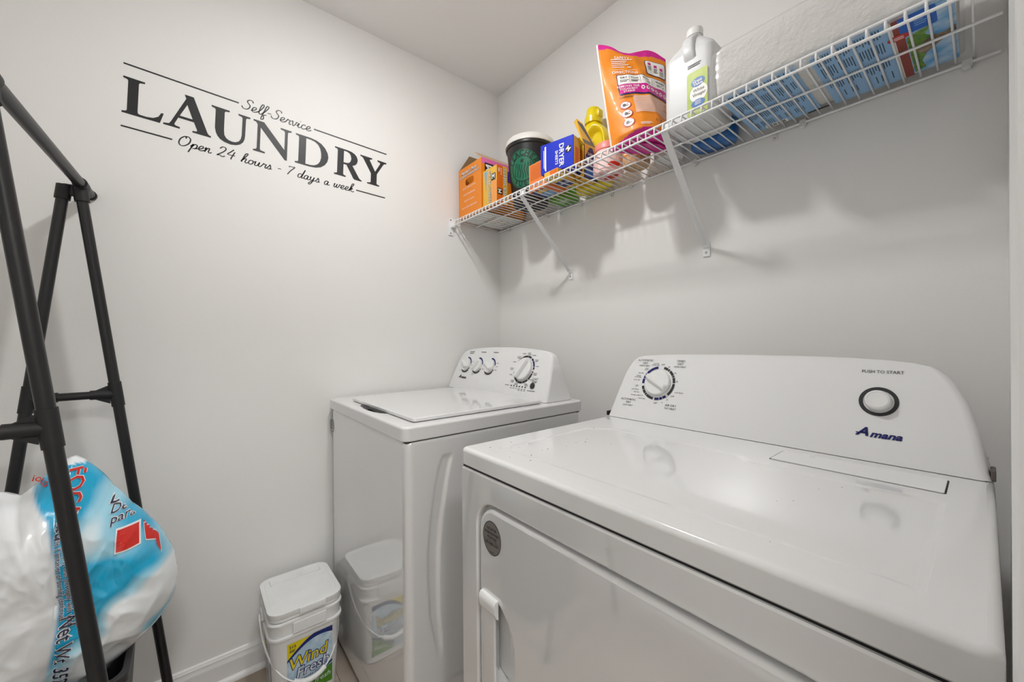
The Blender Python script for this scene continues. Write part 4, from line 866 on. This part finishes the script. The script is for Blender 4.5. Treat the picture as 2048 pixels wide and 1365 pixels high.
for tx, sz, s, v_ in (('REMOVES THE', .0105, .335, .552), ('TOUGHEST', .0105, .335, .523), ('STAINS', .0105, .335, .495), ('DIRECTIONS', .0135, .33, .715), ('SAFETY', .0135, .32, .885)): wm.add(subd(ptx(tx, sz, s, v_), .02), pf(.003))
for k in range(5): wm.add(lines(.16, .48, [.865-.022*k], .008, .4), pf(.0022))
wm.add(quad(.16, .750, .52, .753), pf(.0022))
for k in range(20): wm.add(subd(lines(.37, .97, [.435-.0098*k], .0042, .18), .03), pf(.0020))
for k in range(3): wm.add(subd(lines(.40, .60, [.125-.010*k], .0045, .3), .03), pf(.0020))
for k in range(6): wm.add(subd(disc(.55+.075*k, .535-.004*k, .028, .021, 16), .02), pf(.003)); mm.add(disc(.55+.075*k, .535-.004*k, .013, .010, 8), pf(.0036))
for tx, s in (('DRY', .29), ('TOSS', .45), ('ADD', .62), ('WASH', .86)): dm.add(ptx(tx, .0105, s, .650), pf(.0028)); dm.add(lines(s-.06, s+.07, [.618, .604], .006, .3), pf(.0028))
for s in (.37, .53, .72): dm.add(quad(s-.002, .59, s+.002, .67), pf(.0028))
for k in range(3): mm.add(quad(.70+.09*k, .845-.02*k, .745+.09*k, .875-.02*k), pf(.0028)); dm.add(lines(.695+.09*k, .765+.09*k, [.825-.02*k, .808-.02*k, .79-.02*k], .007, .3), pf(.0028))
dm.add(at(ptx('WARNING', .009, .28, .437), 0, 0), pf(.0022))
for v_ in (.352, .258, .165):
    pt(disc(.245, v_, .080, .042, 28), .0016, p_red, 'warning_ring'); pt(disc(.245, v_, .066, .035, 28), .0022, p_wht, 'warning_disc')
    dm.add(disc(.225, v_, .026, .016, 10), pf(.003)); dm.add(quad(.235, v_-.012, .280, v_-.006), pf(.003)); b_ = MB().add(at(quad(-.055, -.0018, .055, .0018), .245, v_, 25)); put('warning_bar', ([tuple(p_) for p_ in b_.v], b_.f), p_red, t, fn=pf(.0034))
dm.add(lines(.66, .78, [.165, .150], .007, .3), pf(.0022))
wm.build('lettering', p_wht, t, kind='stuff'); dm.build('lettering_dark', p_blk, t, kind='stuff'); mm.build('panel_icons', p_mag, t, kind='stuff')
# 13 vinegar jug
jx, jy = 1.131, -.166
t = thing('vinegar_jug', 'translucent white plastic vinegar jug with white cap and green label', 'jug', (jx, jy, Z0))
m_jug = M('milky jug plastic', (.72, .725, .73), .38, .4)
P_ = [(0, .052, .02), (.003, .060, .026), (.012, .066, .020), (.05, .067, .020), (.165, .067, .020), (.175, .066, .020), (.19, .0655, .022), (.205, .060, .026), (.225, .047, .028), (.242, .034, .026), (.253, .024, .0235), (.266, .019, .0188)]
rings = []
for j in range(67):
    z = .266*j/66; hx_, r_ = interp(P_, z); rings.append([(x, y, Z0+z) for x, y in rrect(jx-.008*max(0, (z-.19)/.07), jy, hx_, hx_, min(r_, hx_*.99), 7)])
put('body', loft(rings), m_jug, t, 50); cxj = jx-.009
put('cap', lathe([(.0195, Z0+.2665), (.0215, Z0+.2675), (.0215, Z0+.284), (.0205, Z0+.287), (.002, Z0+.2875)], cxj, jy, 36), pm('cap white', '#efefec'), t, 40)
rings = [[(cx_+x, cy_+y, Z0+z) for x, y in rrect(0, 0, hx_, hy_, .007, 4)] for z, cx_, cy_, hx_, hy_ in ((.160, jx+.008, jy-.054, .016, .010), (.172, jx+.008, jy-.060, .0155, .014), (.200, jx+.004, jy-.058, .015, .016), (.228, jx-.002, jy-.044, .0145, .018), (.250, jx-.007, jy-.020, .0145, .018), (.264, cxj, jy-.004, .0145, .016))]
put('handle', loft(rings), m_jug, t, 50)
f1 = frame((jx-.067, jy-.0682, Z0), (1, 0, 0), (0, 0, 1))
put('label', crv([rrect(.095, .070, .027, .058, .006, 4)]), pm('lime label', '#b6c43c', var=(30, .7, '#8fae2e')), t, fn=f1)
put('label_oval', disc(.098, .067, .0235, .024, 28), p_wht, t, fn=lambda x, y, z=0: f1(x, y, .0003)); put('label_ring', arc(.098, .067, .0230, .0242, 110, 260), p_grn, t, fn=lambda x, y, z=0: f1(x, y, .0005))
for y_, ry in ((.096, .012), (.041, .010)): put('label_badge', disc(.097, y_, .018, ry, 28), pm('badge blue', '#1166b0'), t, fn=lambda x, y, z=0: f1(x, y, .0006))
wm = MB().add(at(text('Great', .0105, .02), .096, .099)).add(at(text('Value', .0105, .02), .098, .091)).add(lines(.089, .106, [.038, .042, .046], .0014, .1)).add(at(text('DISTILLED', .007, .01), .096, .019))
put('label_lettering', ([tuple(p_) for p_ in wm.v], wm.f), p_wht, t, fn=lambda x, y, z=0: f1(x, y, .0010))
wm = MB().add(at(text('White', .0115, 0), .099, .075)).add(at(text('Vinegar', .0115, 0), .100, .0635)); put('label_lettering', ([tuple(p_) for p_ in wm.v], wm.f), p_blk, t, fn=lambda x, y, z=0: f1(x, y, .0010))
put('date_code', lines(.070, .105, [.142, .147], .0022, .3), m_grey, t, fn=f1)
# 14 blue jug behind
t = thing('blue_jug', 'blue plastic jug standing behind the vinegar jug against the wall', 'jug', (1.122, -.047, Z0))
put('body', loft([[(x, y, Z0+z) for x, y in rrect(1.122, -.047, hx_, hy_, min(hy_*.95, .036), 6)] for z, hx_, hy_ in ((0, .056, .034), (.003, .061, .039), (.015, .064, .041), (.13, .064, .041), (.16, .05, .036), (.18, .028, .026), (.187, .018, .018))]), M('blue jug plastic', '#2167ae', .3, .5, coat=.2), t, 50)
put('cap', lathe([(.019, Z0+.1875), (.022, Z0+.1885), (.022, Z0+.205), (.002, Z0+.206)], 1.122, -.047, 28), p_wht, t, 40)
# 15 paper towel pack
t = thing('paper_towel_pack', 'big plastic-wrapped pack of white paper towel rolls with pale blue labels underneath', 'paper towels', (1.41, -.147, Z0))
m_pap = M('quilted paper', (.80, .78, .75), .85, .1, bump=(95, 1.0))
def filmring(x, e, sq=1):
    out = []; n = 72
    for k in range(n):
        a_ = 2*math.pi*k/n; c_, s_ = math.cos(a_), math.sin(a_); q = (abs(c_)**6+abs(s_)**6)**(-1/6)
        y = -.1425+(.1285+e)*c_*q; xx = x+.04*((y+.27)/.25)*max(0, (1.36-x)/.155); z = Z0+.0718+(.0716+e*.3)*s_*q
        wr = .0014*noise.noise(Vector((x*24, y*30, z*30)))+(.0010 if e < -.003 else .0026)*ridge(x*2, y*2+z*4, 9, 5)
        z = max(Z0+.0002-min(0, e)*.1, z+wr*(1 if z > Z0+.01 else 0)); out.append((xx, y+wr, z))
    return out
xs_ = [1.206, 1.212, 1.222, 1.232]+[1.24+.01*k for k in range(37)]+[1.607, 1.613]
prings = [filmring(x, -.0045-(.012 if x in (1.214, 1.606) else .003 if x in (1.219, 1.601) else 0)) for x in [1.214, 1.219, 1.226]+[1.232+.01*k for k in range(37)]+[1.601, 1.606]]
put('paper_towels', loft(prings), m_pap, t, 60)
rings = [filmring(x, -.010 if x == 1.206 else (-.004 if x in (1.212, 1.613) else 0)) for x in xs_]
fm = bpy.data.materials.new('clear film'); fm.use_nodes = True; nt = fm.node_tree; nt.nodes.remove(nt.nodes['Principled BSDF'])
tr, gl, df, mx1, mx2 = [nt.nodes.new('ShaderNode'+n) for n in ('BsdfTransparent', 'BsdfGlossy', 'BsdfDiffuse', 'MixShader', 'MixShader')]
gl.inputs['Roughness'].default_value = .12; df.inputs[0].default_value = (.9, .9, .9, 1); mx1.inputs[0].default_value = .08; mx2.inputs[0].default_value = .16
nt.links.new(tr.outputs[0], mx1.inputs[1]); nt.links.new(df.outputs[0], mx1.inputs[2]); nt.links.new(mx1.outputs[0], mx2.inputs[1]); nt.links.new(gl.outputs[0], mx2.inputs[2]); nt.links.new(mx2.outputs[0], nt.nodes['Material Output'].inputs[0])
put('plastic_wrap', loft(rings), fm, t, 60)
fb_ = frame((0, 0, Z0), (1, 0, 0), (0, -1, 0))         # seen from below: right = +x
def bp(x0, x1, y0, y1, m_, e, nm='base_label', r_=.006): put(nm, crv([rrect((x0+x1)/2, -(y0+y1)/2, (x1-x0)/2, (y1-y0)/2, r_, 4)]), m_, t, fn=lambda x, y, z=0: (x, -y, Z0-.0002*e))
m_lb = pm('label blue', '#8fb9e0'); bp(1.229, 1.378, -.262, -.035, m_lb, 1); bp(1.405, 1.526, -.266, -.030, m_lb, 1)
for x0, x1 in ((1.240, 1.37), (1.413, 1.517)):
    mb = MB()
    n = int((x1-x0)/.0042)
    for c0, c1 in ((-.262, -.222), (-.212, -.165), (-.150, -.100), (-.085, -.05)):
        for k in range(n):
            if k % 7 == 6 or (c0 > -.1 and random.random() < .55): continue
            mb.add(quad(x0+k*.0042, -c1+(c1-c0)*.35*random.random(), x0+k*.0042+.0018, -c0))
    put('base_fine_print', ([tuple(p_) for p_ in mb.v], mb.f), pm('slate ink', '#33495f'), t, fn=lambda x, y, z=0: (x, -y, Z0-.0004), kind='stuff')
mb = MB()
for k in range(12): mb.add(quad(1.262+k*.0035, .036, 1.262+k*.0035+(.0022 if k % 3 else .001), .050))
put('barcode', ([tuple(p_) for p_ in mb.v], mb.f), p_blk, t, fn=lambda x, y, z=0: (x, -y, Z0-.0005)); bp(1.258, 1.308, -.052, -.034, p_wht, 1.5, 'barcode_field', .001); bp(1.350, 1.395, -.040, -.032, p_blk, 2, 'mark_bar', .001)
bp(1.524, 1.5275, -.266, -.03, p_wht, 2, 'stripe', .0005); bp(1.5275, 1.541, -.266, -.03, pm('brick red', '#8d2f22'), 2.2, 'stripe', .001); bp(1.541, 1.606, -.266, -.034, pm('sky print', '#4f9fd8', var=(28, .9, '#cfe2f0')), 2, 'picture_panel', .004)
def bpoly(P, m_, e, nm): put(nm, crv([[(x, -y) for x, y in P]]), m_, t, fn=lambda x, y, z=0: (x, -y, Z0-.0002*e))
bpoly([(1.542, -.19), (1.558, -.20), (1.575, -.205), (1.566, -.18), (1.574, -.165), (1.560, -.15), (1.565, -.11), (1.556, -.08), (1.560, -.05), (1.543, -.04)], pm('grass', '#3d7a24', var=(90, .9, '#8aa83a')), 3, 'picture_shape')
bpoly([(1.550, -.13), (1.562, -.155), (1.578, -.165), (1.590, -.160), (1.605, -.172), (1.605, -.152), (1.588, -.136), (1.575, -.12), (1.562, -.105)], pm('feather brown', '#5a4334', var=(60, .9, '#b39a80')), 4, 'picture_shape')
bp(1.536, 1.584, -.266, -.205, pm('cobalt', '#0d5fc4'), 4, 'picture_badge', .004)
put('badge_oval', disc(1.533, .205, .016, .011, 24), p_red, t, fn=lambda x, y, z=0: (x, -y, Z0-.001)); put('badge_marks', lines(1.526, 1.541, [.199, .203, .207], .0016, .1), p_wht, t, fn=lambda x, y, z=0: (x, -y, Z0-.0012)); put('badge_marks', lines(1.556, 1.572, [.222, .229, .236, .243], .003, .4), p_sky, t, fn=lambda x, y, z=0: (x, -y, Z0-.001))
